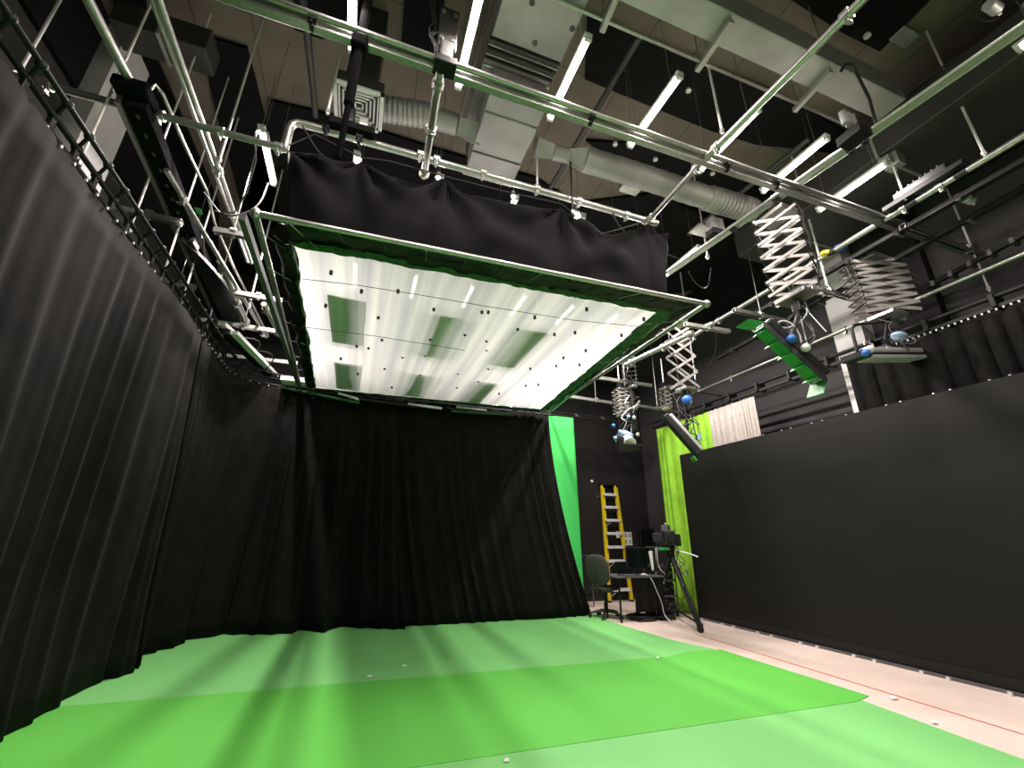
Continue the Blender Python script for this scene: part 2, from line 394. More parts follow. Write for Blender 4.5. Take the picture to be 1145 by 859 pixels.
e = duct_box(Zp(1145, 58, 5.7).x, 6.6, -2.6, 4.3, 5.7, 6.15, 'dark_duct', 'darkduct', 'wide dark grey duct under the ceiling at the right', 5, 'y')
e = duct_box(Zp(132, 45, 6.2).x, Zp(236, 75, 6.2).x, Zp(236, 75, 6.2).y-.2, Zp(236, 75, 6.2).y+.12, 6.2, 6.5, 'wall_duct', 'darkduct', 'dark grey duct crossing high over the long black beam at left', 1, 'x')
# diffuser
e = empty('ceiling_diffuser', Zp(402, 120, 5.5), 'square louvred ceiling air diffuser with concentric grey rings', 'vent')
cs = [Zp(376, 88, 5.55), Zp(430, 104, 5.55), Zp(427, 150, 5.55), Zp(370, 134, 5.55)]
cc = (cs[0]+cs[1]+cs[2]+cs[3])/4; hs = .24
def sqring(mb, c, h, wd, z, t): 
    for sx, sy, lx, ly in ((0, 1, 1, 0), (0, -1, 1, 0), (1, 0, 0, 1), (-1, 0, 0, 1)):
        mb.box((c.x+sx*(h-wd/2), c.y+sy*(h-wd/2), z), (2*h if lx else wd, 2*h if ly else wd, t))
m_ = MB(); sqring(m_, cc, hs, .035, cc.z, .02); m_.build('frame', 'whitepaint', e)
for i in range(5):
    m_ = MB(); sqring(m_, cc, hs-.045-.038*i, .014, cc.z+.012+.006*i, .03); m_.build('louvre', 'whitepaint', e)
MB().box((cc.x, cc.y, cc.z+.1), (.46, .46, .10)).build('back_box', 'darkduct', e)
MB().box((cc.x, cc.y, (cc.z+.15+CEIL)/2), (.3, .3, CEIL-cc.z-.15)).build('neck', 'darkduct', e)
# conduits on the ceiling
for (a, b, lb) in [((716, 40), (612, 216), 'dark grey conduit slanting behind the second strip light'), ((338, -10), (353, 130), 'dark grey conduit passing left of the square diffuser'),
                   ((905, 155), (770, 262), 'dark grey conduit crossing the spiral duct'), ((1110, 40), (1003, 112), 'black cable tray under the ceiling at the upper right')]:
    A, B = Zp(*a, 6.3), Zp(*b, 6.3)
    tag(MB().cyl(A, B, .035, 10).build('ceiling_conduit', 'conduit'), lb, 'pipe')
# small ceiling fittings
for (x, y, lb) in [(688, 162, 'left of two small round detectors above the fourth-pipe crossing'), (733, 179, 'small round fitting over the spiral duct middle'), (797, 195, 'small round fitting right of the spiral duct'), (770, 102, 'small white dome beside the third strip light'), (970, 41, 'small white plate on the black ceiling panel at upper right')]:
    p = Zp(x, y, CEIL-.09)
    tag(MB().cyl(p, p+V(0, 0, .04), .035, 12).build('ceiling_fitting', 'white'), lb, 'detector')
p = Zp(705, 211, CEIL-.05); tag(MB().box(p, (.34, .2, .06)).build('access_point', 'white', bevel=.02), 'rounded white box on the beige ceiling behind the spiral duct', 'box')
p = Zp(1011, 41, CEIL-.05); tag(MB().box(p, (.28, .16, .05)).build('junction_box', 'duct', bevel=.01), 'flat grey junction plate on the ceiling by the top right black panel', 'box')

# ------------------------------------------------------------------ strip lights
LZ = 5.38
def strip_light(x, y0, y1, lb, watts=POWER, z=LZ):
    e = empty('strip_light', (x, (y0+y1)/2, z), lb, 'light', 'ceiling strip lights')
    MB().box((x, (y0+y1)/2, z+.035), (.07, y1-y0+.06, .03)).build('housing', 'whitepaint', e)
    MB().cyl((x, y0+.01, z), (x, y1-.01, z), .026, 12).build('tube', 'tube', e, smooth=True)
    ld = bpy.data.lights.new('lamp', 'AREA'); ld.shape = 'RECTANGLE'; ld.size = .05; ld.size_y = y1-y0-.02
    ld.energy = watts; ld.color = (1, .895, .86)
    lo = bpy.data.objects.new('lamp', ld); COL.objects.link(lo); lo.parent = e; lo.location = (0, 0, -.029)
    for yy in (y0-.01, y1+.01): MB().box((x, yy, z+.005), (.06, .03, .06)).build('end_cap', 'whitepaint', e)
    for yy in (y0+.1, y1-.1): MB().cyl((x, yy, z+.04), (x, yy, CEIL), .003, 6).build('suspension_wire', 'galv', e)
r1 = ['bright strip light cut by the top edge left of the centre', 'bright strip light in the front row beside the winch bracket', 'bright strip light in the front row beside the stepped duct', 'bright strip light in the front row over the black ceiling panel',
      'bright strip light in the front row tucked under the sloping pipe', 'bright strip light in the front row left of the pipe-mounted projector bracket', 'bright strip light in the front row by the grey control box']
sp = 0.945
for i, lb in enumerate(r1):
    if i == 0: continue
    strip_light(.44+(i-1)*sp, 2.10, 2.86, lb, POWER*.62)
strip_light(.44-sp, 2.0, 2.86, r1[0], POWER*.62)
r2 = ['bright strip light hanging by the elbow of the left pipe'] + ['strip light above the white cloth, number %s from the left' % n for n in ('two', 'three', 'four', 'five')] + ['bright strip light behind the right end of the black drape', 'bright strip light right of the draped box near the scissor hangers']
for i, lb in enumerate(r2): strip_light(-1.40+i*sp, 4.02, 4.78, lb, POWER_CLOTH if 0 < i < 5 else (POWER*1.3 if i == 5 else POWER*2.1))
for j, yy in enumerate((6.1,)):
    for i in range(7): strip_light(-1.40+i*sp, yy, yy+.76, 'strip light in the back row hidden over the white cloth, %s' % ['far left', 'second', 'third', 'fourth', 'fifth', 'sixth', 'far right'][i], POWER_CLOTH if 0 < i < 5 else POWER*2.1)
strip_light(4.9, .15, .9, 'bright strip light at the very top right corner', POWER*.35)
for j, yy in enumerate((.15, -1.8)):
    for i in range(6):
        if j == 0 and i == 5: continue
        strip_light(-.5+i*sp, yy, yy+.76, 'strip light behind the camera, row %s' % ('nearer' if j == 0 else 'farther'), POWER*.27)

# ------------------------------------------------------------------ pipe grid
def clampmesh(mb, p, ax=(1, 0, 0), r=.035):
    ax = Vector(ax).normalized(); p = Vector(p)
    mb.cyl(p-ax*.03, p+ax*.03, r, 12)
    s = ax.cross(V(0, 0, 1)); s = s.normalized() if s.length > .1 else V(1, 0, 0)
    mb.beam(p+V(0, 0, -.03), p+V(0, 0, -.075), .03, .04, s); mb.cyl(p+V(0, 0, -.055)-s*.045, p+V(0, 0, -.055)+s*.045, .008, 8)
    return mb
def pipe(a, b, r, lb, m='galv', clamps=(), name='grid_pipe', fit='galv', unistrut=False):
    a, b = Vector(a), Vector(b)
    e = empty(name, (a+b)/2, lb, 'pipe')
    if unistrut:
        d = (b-a).normalized(); s = d.cross(V(0, 0, 1)).normalized()
        mb = MB()
        mb.beam(a, b, r*2, .006).beam(a+s*r+V(0, 0, -r), b+s*r+V(0, 0, -r), .006, r*2).beam(a-s*r+V(0, 0, -r), b-s*r+V(0, 0, -r), .006, r*2)
        mb.beam(a+s*r*.75+V(0, 0, -2*r), b+s*r*.75+V(0, 0, -2*r), r*.5, .005).beam(a-s*r*.75+V(0, 0, -2*r), b-s*r*.75+V(0, 0, -2*r), r*.5, .005)
        mb.build('rail', m, e)
    else: MB().tube([a, b], r, 14).build('tube', m, e, smooth=True)
    for t in clamps: clampmesh(MB(), a.lerp(b, t), b-a, r*1.45).build('clamp', fit, e, smooth=True)
    return e
GZ = 5.04
# A1: doubled rail across the front
a, b = Zp(280, -2, GZ), Zp(1145, 301, GZ); b = b+(b-a)*.05; a = a-(b-a)*.08
e = empty('grid_rail', (a+b)/2, 'long doubled steel rail crossing the whole picture below the front strip lights', 'pipe')
MB().tube([a+V(0, -.028, .02), b+V(0, -.028, .02)], .024, 14).build('tube', 'galv', e, smooth=True)
MB().beam(a+V(0, .03, -.01), b+V(0, .03, -.01), .062, .10).build('channel', 'galv', e, bevel=.006)
for px in (350, 405, 500, 660, 812, 868):
    t = (px-285)/(860); p = a.lerp(b, .08+t*.87); p = Zp(px, 5.2+(px-295.7)*.3483, GZ)
    clampmesh(MB(), p, b-a, .05).build('clamp', 'black', e)
# A2 and its elbow, left A pipe
Y2 = 3.43; zA2 = zat(Zp(332, 133, 5.04), 133)
def A2(px, py): return Zp(px, py, 5.04)
el = A2(326, 135)
a2b = A2(735, 250)
e = empty('drape_pipe', (el+a2b)/2, 'thick elbowed steel pipe along the top of the black drape', 'pipe')
low = V(el.x, el.y, zat(el, 168))
MB().tube([low, el+V(0, 0, -.10), el+V(.015, 0, -.04), el+V(.05, 0, -.008), el+V(.12, 0, 0), a2b], .036, 14).build('tube', 'galv', e, smooth=True)
for px in (365, 402, 470, 488, 540, 600, 647, 700, 722):
    clampmesh(MB(), A2(px, 133+(px-332)*.2915), (1, 0, 0), .046).build('clamp', 'black' if px in (365, 402) else 'galv', e)
la = Zp(-30, 73, low.z); la.y = low.y; lb_ = low.copy(); lb_.z = low.z
la = Zp(0, 81, low.z); lb2 = Zp(320, 167, low.z); la = la+(la-lb2)*.1
e = pipe(la, lb2, .030, 'steel pipe reaching from the left wall to the elbow of the drape pipe', clamps=(.12, .22, .56, .76, .97), name='grid_pipe')
# B pipes
B = [((60, -75), (156, 112), 4.72, .034, 'steel pipe from the top edge down to the head of the long black beam', (.95,)),
     ((170, -22), (281, 294), 4.80, .024, 'doubled steel pipe running back at left, its end free', (.5, .7)),
     ((972, -8), (788, 178), 5.02, .034, 'steel pipe from the top edge sloping to the long front rail', (.1, .9)),
     ((784, 182), (724, 248), 5.02, .030, 'short steel pipe joining the front rail to the right end of the drape pipe', (.08, .92)),
     ((1145, 152), (797, 362), 5.02, .036, 'long taped steel pipe at right carrying the scissor hangers', (.1, .17, .33, .4, .62, .75, .97))]
for (pa, pb, z, r, lb, cl) in B:
    A, Bq = Zp(*pa, z), Zp(*pb, z)
    if lb.startswith('long taped'): A = A+(A-Bq)*.25
    e = pipe(A, Bq, r, lb, clamps=cl)
    if lb.startswith('doubled'):
        MB().tube([A+V(-.045, 0, 0), Bq+V(-.045, 0, 0)], .016, 10).build('second_tube', 'galv', e, smooth=True)
    if lb.startswith('long taped'):
        for px in (1012, 1020, 985, 930, 1075):
            p = Zp(px, 152+(1145-px)*.6034, z); d = (Bq-A).normalized()
            MB().tube([p-d*.05, p+d*.05], r+.006, 12).build('tape_band', 'blackplastic', e, smooth=True)
        p = Zp(925, 284, z+.01); MB().ball(p, .07, 10, (1.6, 1, .6)).build('yellow_tag', 'yellowtape', e)
        p = Zp(940, 277, z+.04); MB().ball(p, .07, 10, (1.4, 1, .5)).build('blue_tag', 'blue', e)
# B2, track shaped pipe above the front rail
a, b = Zp(1145, 30, 5.14), Zp(746, 306, 5.14); a = a+(a-b)*.2
e = empty('track_rail', (a+b)/2, 'broad bright triple-edged track rail running from the right edge over the front rail', 'pipe')
d = (b-a).normalized(); s = d.cross(V(0, 0, 1)).normalized()
MB().beam(a, b, .09, .012).build('web', 'alu', e)
for o in (-.045, .045): MB().tube([a+s*o, b+s*o], .02, 12).build('edge_tube', 'galv', e, smooth=True)
for px in (868, 950, 965, 820): 
    t = (1145-px)/399; clampmesh(MB(), Zp(px, 30+t*276, 5.14), d, .055).build('clamp', 'black', e)
# D pipe low at the right
a, b = Xp(1145, 284, 6.55), Xp(762, 446, 6.55); a = a+(a-b)*.3
pipe(a, b, .03, 'bright steel pipe in front of the right wall passing behind the scissor hangers', clamps=(.12, .5, .62, .8, .97))
# dark cable rails
for (pa, pb, z, w_, lb) in [((1112, 198), (845, 350), 4.86, .05, 'black cable rail just beyond the taped steel pipe'), ((1145, 210), (800, 402), 4.78, .045, 'outer black cable rail with red tags'),
                            ((1145, 262), (1034, 322), 4.6, .03, 'thin black rail in front of the right grey wall')]:
    A, Bq = Zp(*pa, z), Zp(*pb, z); Dn = A+(A-Bq)*.3
    e = empty('cable_rail', (A+Bq)/2, lb, 'rail')
    MB().beam(Dn, Bq, w_, .05).build('rail', 'black', e); MB().beam(Dn+V(.09, 0, .02), Bq+V(.09, 0, .02), w_*.5, .03).build('second_rail', 'black', e)
    for t in (.1, .3, .5, .7, .9): MB().beam(A.lerp(Bq, t)+V(-.02, 0, 0), A.lerp(Bq, t)+V(.12, 0, 0), .04, .07).build('bracket', 'grey', e)
    if 'red' in lb:
        for px in (1127, 1010): 
            p = Zp(px, 210+(1145-px)*.5565, z+.03); MB().box(p, (.05, .12, .04)).build('red_tag', 'red', e)
# A rail continues past the taped pipe: dark bar
A = Zp(1012, 252, 4.9); Bq = Zp(1145, 298, 4.9)
# left short cross bars (unistrut)
bars = [((129, 230), (204, 247), 4.5, 'leftmost unistrut bar'), ((240, 255), (282, 263), 4.5, 'unistrut bar left of the frame corner'), ((180, 311), (220, 320), 4.35, 'short unistrut bar by the curtain rail'),
        ((262, 325), (316, 335), 4.35, 'unistrut bar beside the white cloth edge'), ((220, 355), (322, 371), 4.35, 'unistrut bar third from the back'), ((226, 393), (333, 405), 4.3, 'unistrut bar at the far left corner'),
        ((630, 441), (700, 452), 4.1, 'unistrut bar at the back over the green strip'), ((748, 431), (812, 441), 4.35, 'unistrut bar below the largest far scissor hanger'), ((766, 361), (815, 369), 4.5, 'unistrut bar under the right frame corner'),
        ((1008, 251), (1145, 301), 4.9, 'bar running on right beyond the taped pipe'), ((700, 450), (768, 462), 4.1, 'back unistrut bar behind the far lamps'), ((668, 421), (728, 430), 4.2, 'unistrut bar behind the small scissor hanger'),
        ((820, 345), (880, 358), 4.6, 'unistrut bar behind the green lamp hanger'), ((905, 319), (950, 332), 4.6, 'unistrut bar left of the rounded scissor hanger')]
for (pa, pb, z, lb) in bars:
    e = pipe(Zp(*pa, z), Zp(*pb, z), .028, lb+', galvanised steel', unistrut=True, name='unistrut_bar', clamps=(.5,))
    q = (Zp(*pa, z)+Zp(*pb, z))/2
    if 'back' in lb or 'behind the small' in lb or 'behind the green' in lb or 'left of' in lb or 'by the curtain' in lb: MB().cyl(q, (q.x, q.y, CEIL), .006, 6).build('hanger_rod', 'galv', e)
# left B direction steel members
for (pa, pb, z, r, lb) in [((245, 292), (277, 362), 4.4, .03, 'short steel tube below the black beam'), ((186, 190), (298, 377), 4.38, .022, 'bent conduit following the black beam'), ((295, 340), (321, 388), 4.2, .035, 'short steel tube hanging beside the cloth frame'),
                           ((608, 458), (676, 412), 4.15, .03, 'steel bar running from the frame corner to the small scissor hanger'), ((700, 408), (775, 372), 4.3, .04, 'stout steel bar through the far scissor hanger'),
                           ((798, 361), (762, 384), 4.5, .03, 'short steel tube under the frame corner')]:
    pipe(Zp(*pa, z), Zp(*pb, z), r, lb, clamps=(.1, .6, .95))
# curled conduit end
P = [Zp(162, 121, 4.8), Zp(168, 100, 4.95), Zp(174, 95, 5.0), Zp(182, 105, 4.98), Zp(210, 170, 4.8), Zp(232, 215, 4.7), Zp(240, 250, 4.6), Zp(262, 300, 4.5), Zp(300, 376, 4.4)]
tag(MB().tube(P, .014, 8).build('bent_conduit', 'galv', smooth=True), 'thin conduit curling over the left pipe then running down beside the black beam', 'pipe')
# long black beam at left
A, Bq = Zp(152, 112, 4.62), Zp(256, 368, 4.62)
e = empty('track_beam', (A+Bq)/2, 'long black perforated beam with a pale inner edge running back at left', 'beam')
d = (Bq-A).normalized(); s = d.cross(V(0, 0, 1)).normalized()
MB().beam(A, Bq, .16, .12).build('beam', 'matte', e, bevel=.008)
MB().beam(A-s*.10+V(0, 0, -.02), Bq-s*.10+V(0, 0, -.02), .035, .12).build('edge_strip', 'galv', e)
for i in range(22):
    p = A.lerp(Bq, (i+.5)/22); MB().beam(p+V(0, 0, -.063)-d*.02, p+V(0, 0, -.063)+d*.02, .02, .006).build('slot', 'grey', e)
MB().box(A+V(-.02, 0, .06), (.24, .22, .10)).build('motor', 'matte', e, bevel=.02)
for px, py in ((222, 236), (246, 330)): MB().box(Zp(px, py, 4.54), (.05, .09, .01)).build('green_tag', 'doorgreen', e)
cab = MB().tube(wig(A.lerp(Bq, .3)+V(.12, 0, 0), A.lerp(Bq, .9)+V(.1, 0, 0), .05, 30, 4), .008, 6); cab.build('cable', 'rubber', e)

# suspension rods from the ceiling
rods = [((21, 81), low.z, 'at the upper left corner on the left pipe'), ((86, 187), 3.9, 'to the curtain rail, nearest the camera'), ((143, 262), 3.9, 'to the curtain rail, second from the camera'), ((182, 309), 3.9, 'to the curtain rail, third from the camera'),
        ((203, 340), 3.9, 'to the curtain rail, fourth from the camera'), ((244, 183), 4.75, 'right of the black beam'), ((366, 128), 5.04, 'at the left end of the drape pipe'), ((601, 215), 5.04, 'to the middle of the drape pipe'),
        ((808, 150), 5.04, 'to the crossing of front rail and sloping pipe'), ((792, 290), 4.98, 'right of the black drape'), ((1013, 224), 5.04, 'carrying the grey control box'), ((925, 320), 4.6, 'behind the green lamp hanger'),
        ((1102, 175), 5.02, 'to the taped pipe at right'), ((1145, 263), 4.9, 'at the right edge'), ((1107, 326), 4.3, 'in front of the right grey wall'), ((225, 390), 3.9, 'at the far left curtain corner'), ((278, 345), 4.35, 'beside the left edge of the cloth frame'),
        ((778, 425), 4.35, 'by the far scissor hanger'), ((905, 395), 4.3, 'left of the black side drape')]
for (p, z, lb) in rods:
    q = Zp(*p, z); thick = .012 if z > 4 else .010
    e = empty('suspension_rod', q, 'thin steel suspension rod '+lb, 'rod', 'threaded rods holding the pipe grid')
    MB().cyl(q, (q.x, q.y, CEIL), thick, 8).build('rod', 'rodsteel', e, smooth=True)
    MB().cyl(q+V(0, 0, .02), q+V(0, 0, .06), .022, 6).build('nut', 'galv', e)

# ------------------------------------------------------------------ curtains
def sample(path, n):
    P = [Vector(p) for p in path]; L = [0]
    for a, b in zip(P, P[1:]): L.append(L[-1]+(b-a).length)
    out = []
    for i in range(n+1):
        s = L[-1]*i/n; j = 0
        while j < len(L)-2 and L[j+1] < s: j += 1
        t = (s-L[j])/max(1e-9, L[j+1]-L[j]); out.append(P[j].lerp(P[j+1], min(1, max(0, t))))
    return out, L[-1]
def curtain(name, m, top, bot, amp=.05, fold=.28, rows=14, per=9, seed=0, topamp=.35, flare=1.3, parent=None, scallop=0, side=1, wave=0):
    T0, L = sample(top, 10); nf = max(3, L/fold); n = int(nf*per)
    T, _ = sample(top, n); Bm, _ = sample(bot, n)
    rnd = random.Random(seed); ph = rnd.uniform(0, 9)
    acc = [0]
    for i in range(n): acc.append(acc[-1] + (1+1.1*noise.noise(V(i/per*.5, seed*3.1, 0)))/per)
    mb = MB(); vs = []
    for i in range(n+1):
        tan = (T[min(i+1, n)]-T[max(i-1, 0)]); tan.z = 0; tan.normalize(); nr = V(-tan.y, tan.x, 0)*side
        row = []
        for j in range(rows+1):
            v = j/rows; p = T[i].lerp(Bm[i], v)
            if flare != 1: 
                hv = v**flare; p.x = T[i].x+(Bm[i].x-T[i].x)*hv; p.y = T[i].y+(Bm[i].y-T[i].y)*hv
            a = amp*(topamp+(1-topamp)*min(1, v*2.2))*(.65+.6*noise.noise(V(acc[i]*.37, seed, v*.8)))
            f = math.sin(2*pi*acc[i]+ph+.5*noise.noise(V(acc[i]*.6, v*1.3, seed))*2)+.35*math.sin(4*pi*acc[i]+ph*2+v)
            p = p + nr*a*f + nr*wave*noise.noise(V(i/n*L*.7, v*1.5, seed+.5))
            if scallop and j == 0: p.z -= scallop*abs(math.sin(pi*acc[i]))
            row.append(mb.bm.verts.new(p))
        vs.append(row)
    for i in range(n):
        for j in range(rows): mb.bm.faces.new((vs[i][j], vs[i+1][j], vs[i+1][j+1], vs[i][j+1]))
    return mb.build(name, m, parent, smooth=True, solid=.004)
CT = 3.78
# left curtain
bl = [V(-2.2, -2.0, .01), V(-2.18, 2.5, .01), Zp(0, 832, .01), Zp(40, 808, .01), Zp(78, 782, .01), Zp(105, 767, .01), Zp(118, 760, .01), Zp(140, 757, .01), Zp(152, 750, .01)]
o = curtain('curtain', 'velvet2', [V(-2.12, -2.0, CT), V(-2.12, 6.0, CT)], bl, .040, .38, 18, 12, 3, .35, 1.3, scallop=.03, wave=.14)
tag(o, 'black velvet curtain along the left side nearest the camera', 'curtain', None)
arc = [V(-2.12+.75*(1-math.cos(t)), 7.15+.75*math.sin(t), CT) for t in [i*pi/2/8 for i in range(9)]]
bc = [Zp(154, 748, .01), Zp(153, 735, .01), Zp(172, 729, .01), Zp(200, 722, .01), Zp(206, 716, .01), Zp(232, 713, .01), Zp(250, 709, .01)]
o = curtain('curtain', 'velvet', [V(-2.12, 6.0, CT)]+arc, bc, .045, .26, 18, 12, 5, .45, 1.0, scallop=.02, wave=.05)
tag(o, 'black velvet curtain turning round the far left corner', 'curtain')
bc = [Zp(250, 710, .01), Zp(292, 710, .01), Zp(325, 709, .01), Zp(333, 705, .01), Zp(362, 707, .01), Zp(378, 701, .01), Zp(420, 703, .01), Zp(453, 704, .01)]
o = curtain('curtain', 'velvet', [arc[-1], V(.50, 7.9, CT)], bc, .045, .24, 18, 12, 8, .45, 1.1, scallop=.02, wave=.05)
tag(o, 'black velvet curtain at the back left below the white cloth', 'curtain')
bc = [Zp(447, 700.5, .01), Zp(520, 697, .01), Zp(590, 693, .01), Zp(603, 693, .01), Zp(640, 690, .01), Zp(661, 688, .01)]
o = curtain('curtain', 'velvet', [V(.40, 7.9, CT), Yp(613, 461, 7.9)], bc, .042, .24, 22, 12, 12, .45, 1.8, scallop=.02, wave=.04)
tag(o, 'black velvet curtain at the back right flaring out beside the green strip', 'curtain')
# rail for the curtains
e = empty('curtain_track', (-2.12, 6, CT+.05), 'black double curtain track with pipe clamps following the left side and the back', 'rail')
base = [V(-2.12, -2.0, 0), V(-2.12, 7.15, 0)]+[V(p.x, p.y, 0) for p in arc[1:]]+[V(3.7, 7.9, 0)]
MB().tube([p+V(0, 0, CT+.02) for p in base], .020, 8).build('runner_rail', 'black', e, smooth=True)
MB().tube([p+V(.0, 0, CT+.13) for p in base], .020, 10).build('pipe', 'black', e, smooth=True)
MB().tube([p+V(.085, -.07, CT+.19) for p in base], .018, 10).build('second_pipe', 'black', e, smooth=True)
S, L = sample(base, 60)
for i in range(4, 60):
    p = S[i]+V(0, 0, CT+.08)
    if p.x > -1.4 and p.y > 7.7: continue
    MB().box(p, (.03, .04, .13)).tube([p+V(-.01, .01, .04), p+V(.09, -.075, .12)], .013, 8).ball(p+V(.085, -.07, .11), .032, 10).ball(p+V(0, 0, .05), .034, 10).build('hanger_clamp', 'black', e, bevel=.01)
S, L = sample([V(-2.12, 1.5, 0), V(-2.12, 7.15, 0)]+[V(p.x, p.y, 0) for p in arc[1:]], 46)
for p in S: MB().box(p+V(.03, -.01, CT-.012), (.013, .013, .022)).build('runner', 'alu', e)
# green screen strip at the back
zt = Yp(628, 466, 8.5).z
x0 = Yp(600, 465, 8.5).x; x1 = Yp(641, 466, 8.5).x
o = curtain('green_backdrop', 'greencloth', [V(x0, 8.5, zt), V(x1, 8.5, zt)], [V(x0, 8.5, .02), V(x1+.09, 8.5, .02)], .006, .5, 14, 8, 2, 1, 1)
tag(o, 'flat bright green backdrop strip hanging between the black curtain and the back wall', 'backdrop')
e = empty('backdrop_pipe', (3.5, 8.5, zt+.03), 'thin black pipe over the green backdrop strip along the back', 'pipe')
MB().tube([(3.2, 8.5, zt+.03), (6.35, 8.5, zt+.03)], .02, 10).build('tube', 'black', e, smooth=True)
MB().tube([(3.2, 8.64, zt+.13), (6.35, 8.64, zt+.13)], .02, 10).build('second_tube', 'black', e, smooth=True)
for x in (3.9, 4.6, 5.3, 6.0): MB().beam((x, 8.5, zt+.03), (x, 8.64, zt+.13), .04, .04).build('bracket', 'grey', e)
# right side drapes, behind the video wall
XR = 6.40
def side_drape(pa, pb, m, lb, amp=.035, fold=.14, seed=1, zb=None, ytop=None):
    A, Bq = Xp(*pa, XR), Xp(*pb, XR); zt_ = 3.78
    o = curtain('side_drape', m, [V(XR, A.y, zt_), V(XR, Bq.y, zt_)], [V(XR, A.y, .02), V(XR, Bq.y, .02)], amp, fold, 14, 8, seed, .8, 1, scallop=.02)
    tag(o, lb, 'curtain'); return o
side_drape((733, 476), (792, 455), 'limegreen', 'lime green drape hanging in folds beyond the far end of the video wall', .035, .15, 4)
side_drape((787, 457), (843, 443), 'cream', 'short cream satin drape showing above the video wall', .022, .085, 6)
side_drape((947, 407), (1230, 290), 'velvet', 'black side drape showing above the video wall at right', .05, .22, 9)
e = empty('side_track', (XR, 4, 3.82), 'black curtain track with white runners along the right side above the video wall', 'rail')
MB().beam((XR, -2, 3.83), (XR, 8.2, 3.83), .05, .04).build('runner_rail', 'black', e)
MB().tube([(XR, -2, 3.95), (XR, 8.2, 3.95)], .024, 10).build('pipe', 'black', e, smooth=True)
MB().tube([(XR+.15, -2, 4.0), (XR+.15, 8.2, 4.0)], .02, 10).build('second_pipe', 'black', e, smooth=True)
for i in range(12): MB().box((XR+.05, .9+i*.62, 3.9), (.22, .05, .16)).build('bracket', 'black', e, bevel=.01)
for i in range(42): 
    y = 1.3+i*.06
    MB().box((XR-.03, y, 3.795), (.014, .014, .022)).build('runner', 'white', e)

# ------------------------------------------------------------------ LED wall
e = empty('video_wall', (6.30, 3.5, 0), 'huge dark LED video wall filling the right side, switched off', 'screen')
LX = 6.24; y0, y1 = -1.6, 7.22; LT = 3.02
MB().box((LX+.05, (y0+y1)/2, (LT+.14)/2), (.10, y1-y0, LT-.14)).build('screen', 'led', e)
MB().box((LX+.10, (y0+y1)/2, .07), (.22, y1-y0, .14)).build('base_beam', 'black', e)
MB().box((LX-.045, (y0+y1)/2, .018), (.02, y1-y0, .03)).build('base_rail', 'grey', e)
for i in range(14):
    for dy in (0, .16):
        y = 1.2+i*.5+dy
        if y < y1: MB().box((LX+.03, y, LT+.005), (.02, .02, .02)).build('lock_pin', 'pins', e)
for i in range(7):
    for dy in (0, .24):
        y = 2.75+i*.72+dy*1
        if y < y1: MB().box((LX-.07, y, .018), (.05, .035, .03)).build('levelling_foot', 'pins', e)

# ------------------------------------------------------------------ overhead frame
FZ = 3.82
f1, f2, f3, f4 = Zp(286, 239, FZ), Zp(790, 340, FZ), Zp(612, 460, FZ), Zp(336, 432, FZ)
c1, c2, c3, c4 = Zp(329, 275, FZ-.03), Zp(735, 349, FZ-.03), Zp(604, 458, FZ-.03), Zp(353, 434, FZ-.03)
e = empty('overhead_frame', (f1+f2+f3+f4)/4, 'large square pipe frame overhead stretching a white diffusion cloth', 'light diffuser')
FR = e
for a, b in ((f1, f2), (f2, f3), (f3, f4), (f4, f1)):
    MB().tube([a, b], .026, 12).build('frame_pipe', 'galv', e, smooth=True)
for p in (f1, f2, f3, f4): MB().ball(p, .045, 12).build('corner_joint', 'galv', e, smooth=True)
# side truss rails of the frame
MB().beam(f1+V(-.12, .1, .02), f4+V(-.03, -.1, .02), .05, .07).build('side_rail', 'grey', e)
MB().beam(f2+V(-.25, .35, -.02), f3+V(.03, -.15, -.02), .03, .03).build('side_rail', 'galv', e)
def lerp2(a, b, c, d, u, v): return a.lerp(b, u).lerp(d.lerp(c, u), v)
NU, NV = 60, 60
def cloth_pt(u, v):
    p = lerp2(c1, c2, c3, c4, u, v)
    edge = min(u, 1-u, v, 1-v)
    n_ = noise.noise(V(u*7, v*7, 3))
    p = p + V(noise.noise(V(v*9, 5, u*2))*.04*(1 if min(u, 1-u) < .06 else 0), noise.noise(V(u*9, 1, v*2))*.04*(1 if min(v, 1-v) < .06 else 0), 0)
    p.z += -.05*math.sin(pi*u)*math.sin(pi*v) + .012*n_ + .006*noise.noise(V(u*26, v*3, 0))
    return p
MB().grid(cloth_pt, NU, NV).build('diffusion_cloth', 'diffusion', e, smooth=True)
# ruffled border between cloth and pipes
def border(pi0, pi1, po0, po1, frac0, frac1, name, m, seed, n=70, drop=.05):
    def fn(u, v):
        a = pi0.lerp(pi1, u); b = po0.lerp(po1, u); t = frac0+(frac1-frac0)*v
        sc = .5+.5*abs(math.sin(u*n/9*pi))
        tt = min(1, t*(.78+.22*sc)) if v > .5 else t
        p = a.lerp(b, tt)
        p.z += -.02*math.sin(pi*v)+.035*noise.noise(V(u*n*.35, v*2.5, seed))
        p += (b-a)*(.10*noise.noise(V(u*n*.2, v, seed+7)))
        return p
    MB().grid(fn, n, 7).build(name, m, FR, smooth=True, solid=.003)
border(c1, c2, f1.lerp(f2, .03), f2, .0, .35, 'green_edging', 'trimgreen', 1)
border(c1, c2, f1.lerp(f2, .03), f2, .14, .92, 'black_edging', 'skirt', 2)
border(c2, c3, f2, f3, -.02, .60, 'green_edging', 'trimgreen', 3)
border(c2, c3, f2, f3, .45, .85, 'black_edging', 'skirt', 4)
border(c3, c4, f3, f4, -.1, .4, 'green_edging', 'trimgreen', 5)
border(c3, c4, f3+V(0, .08, 0), f4+V(0, .08, 0), .1, .95, 'black_edging', 'skirt', 6)
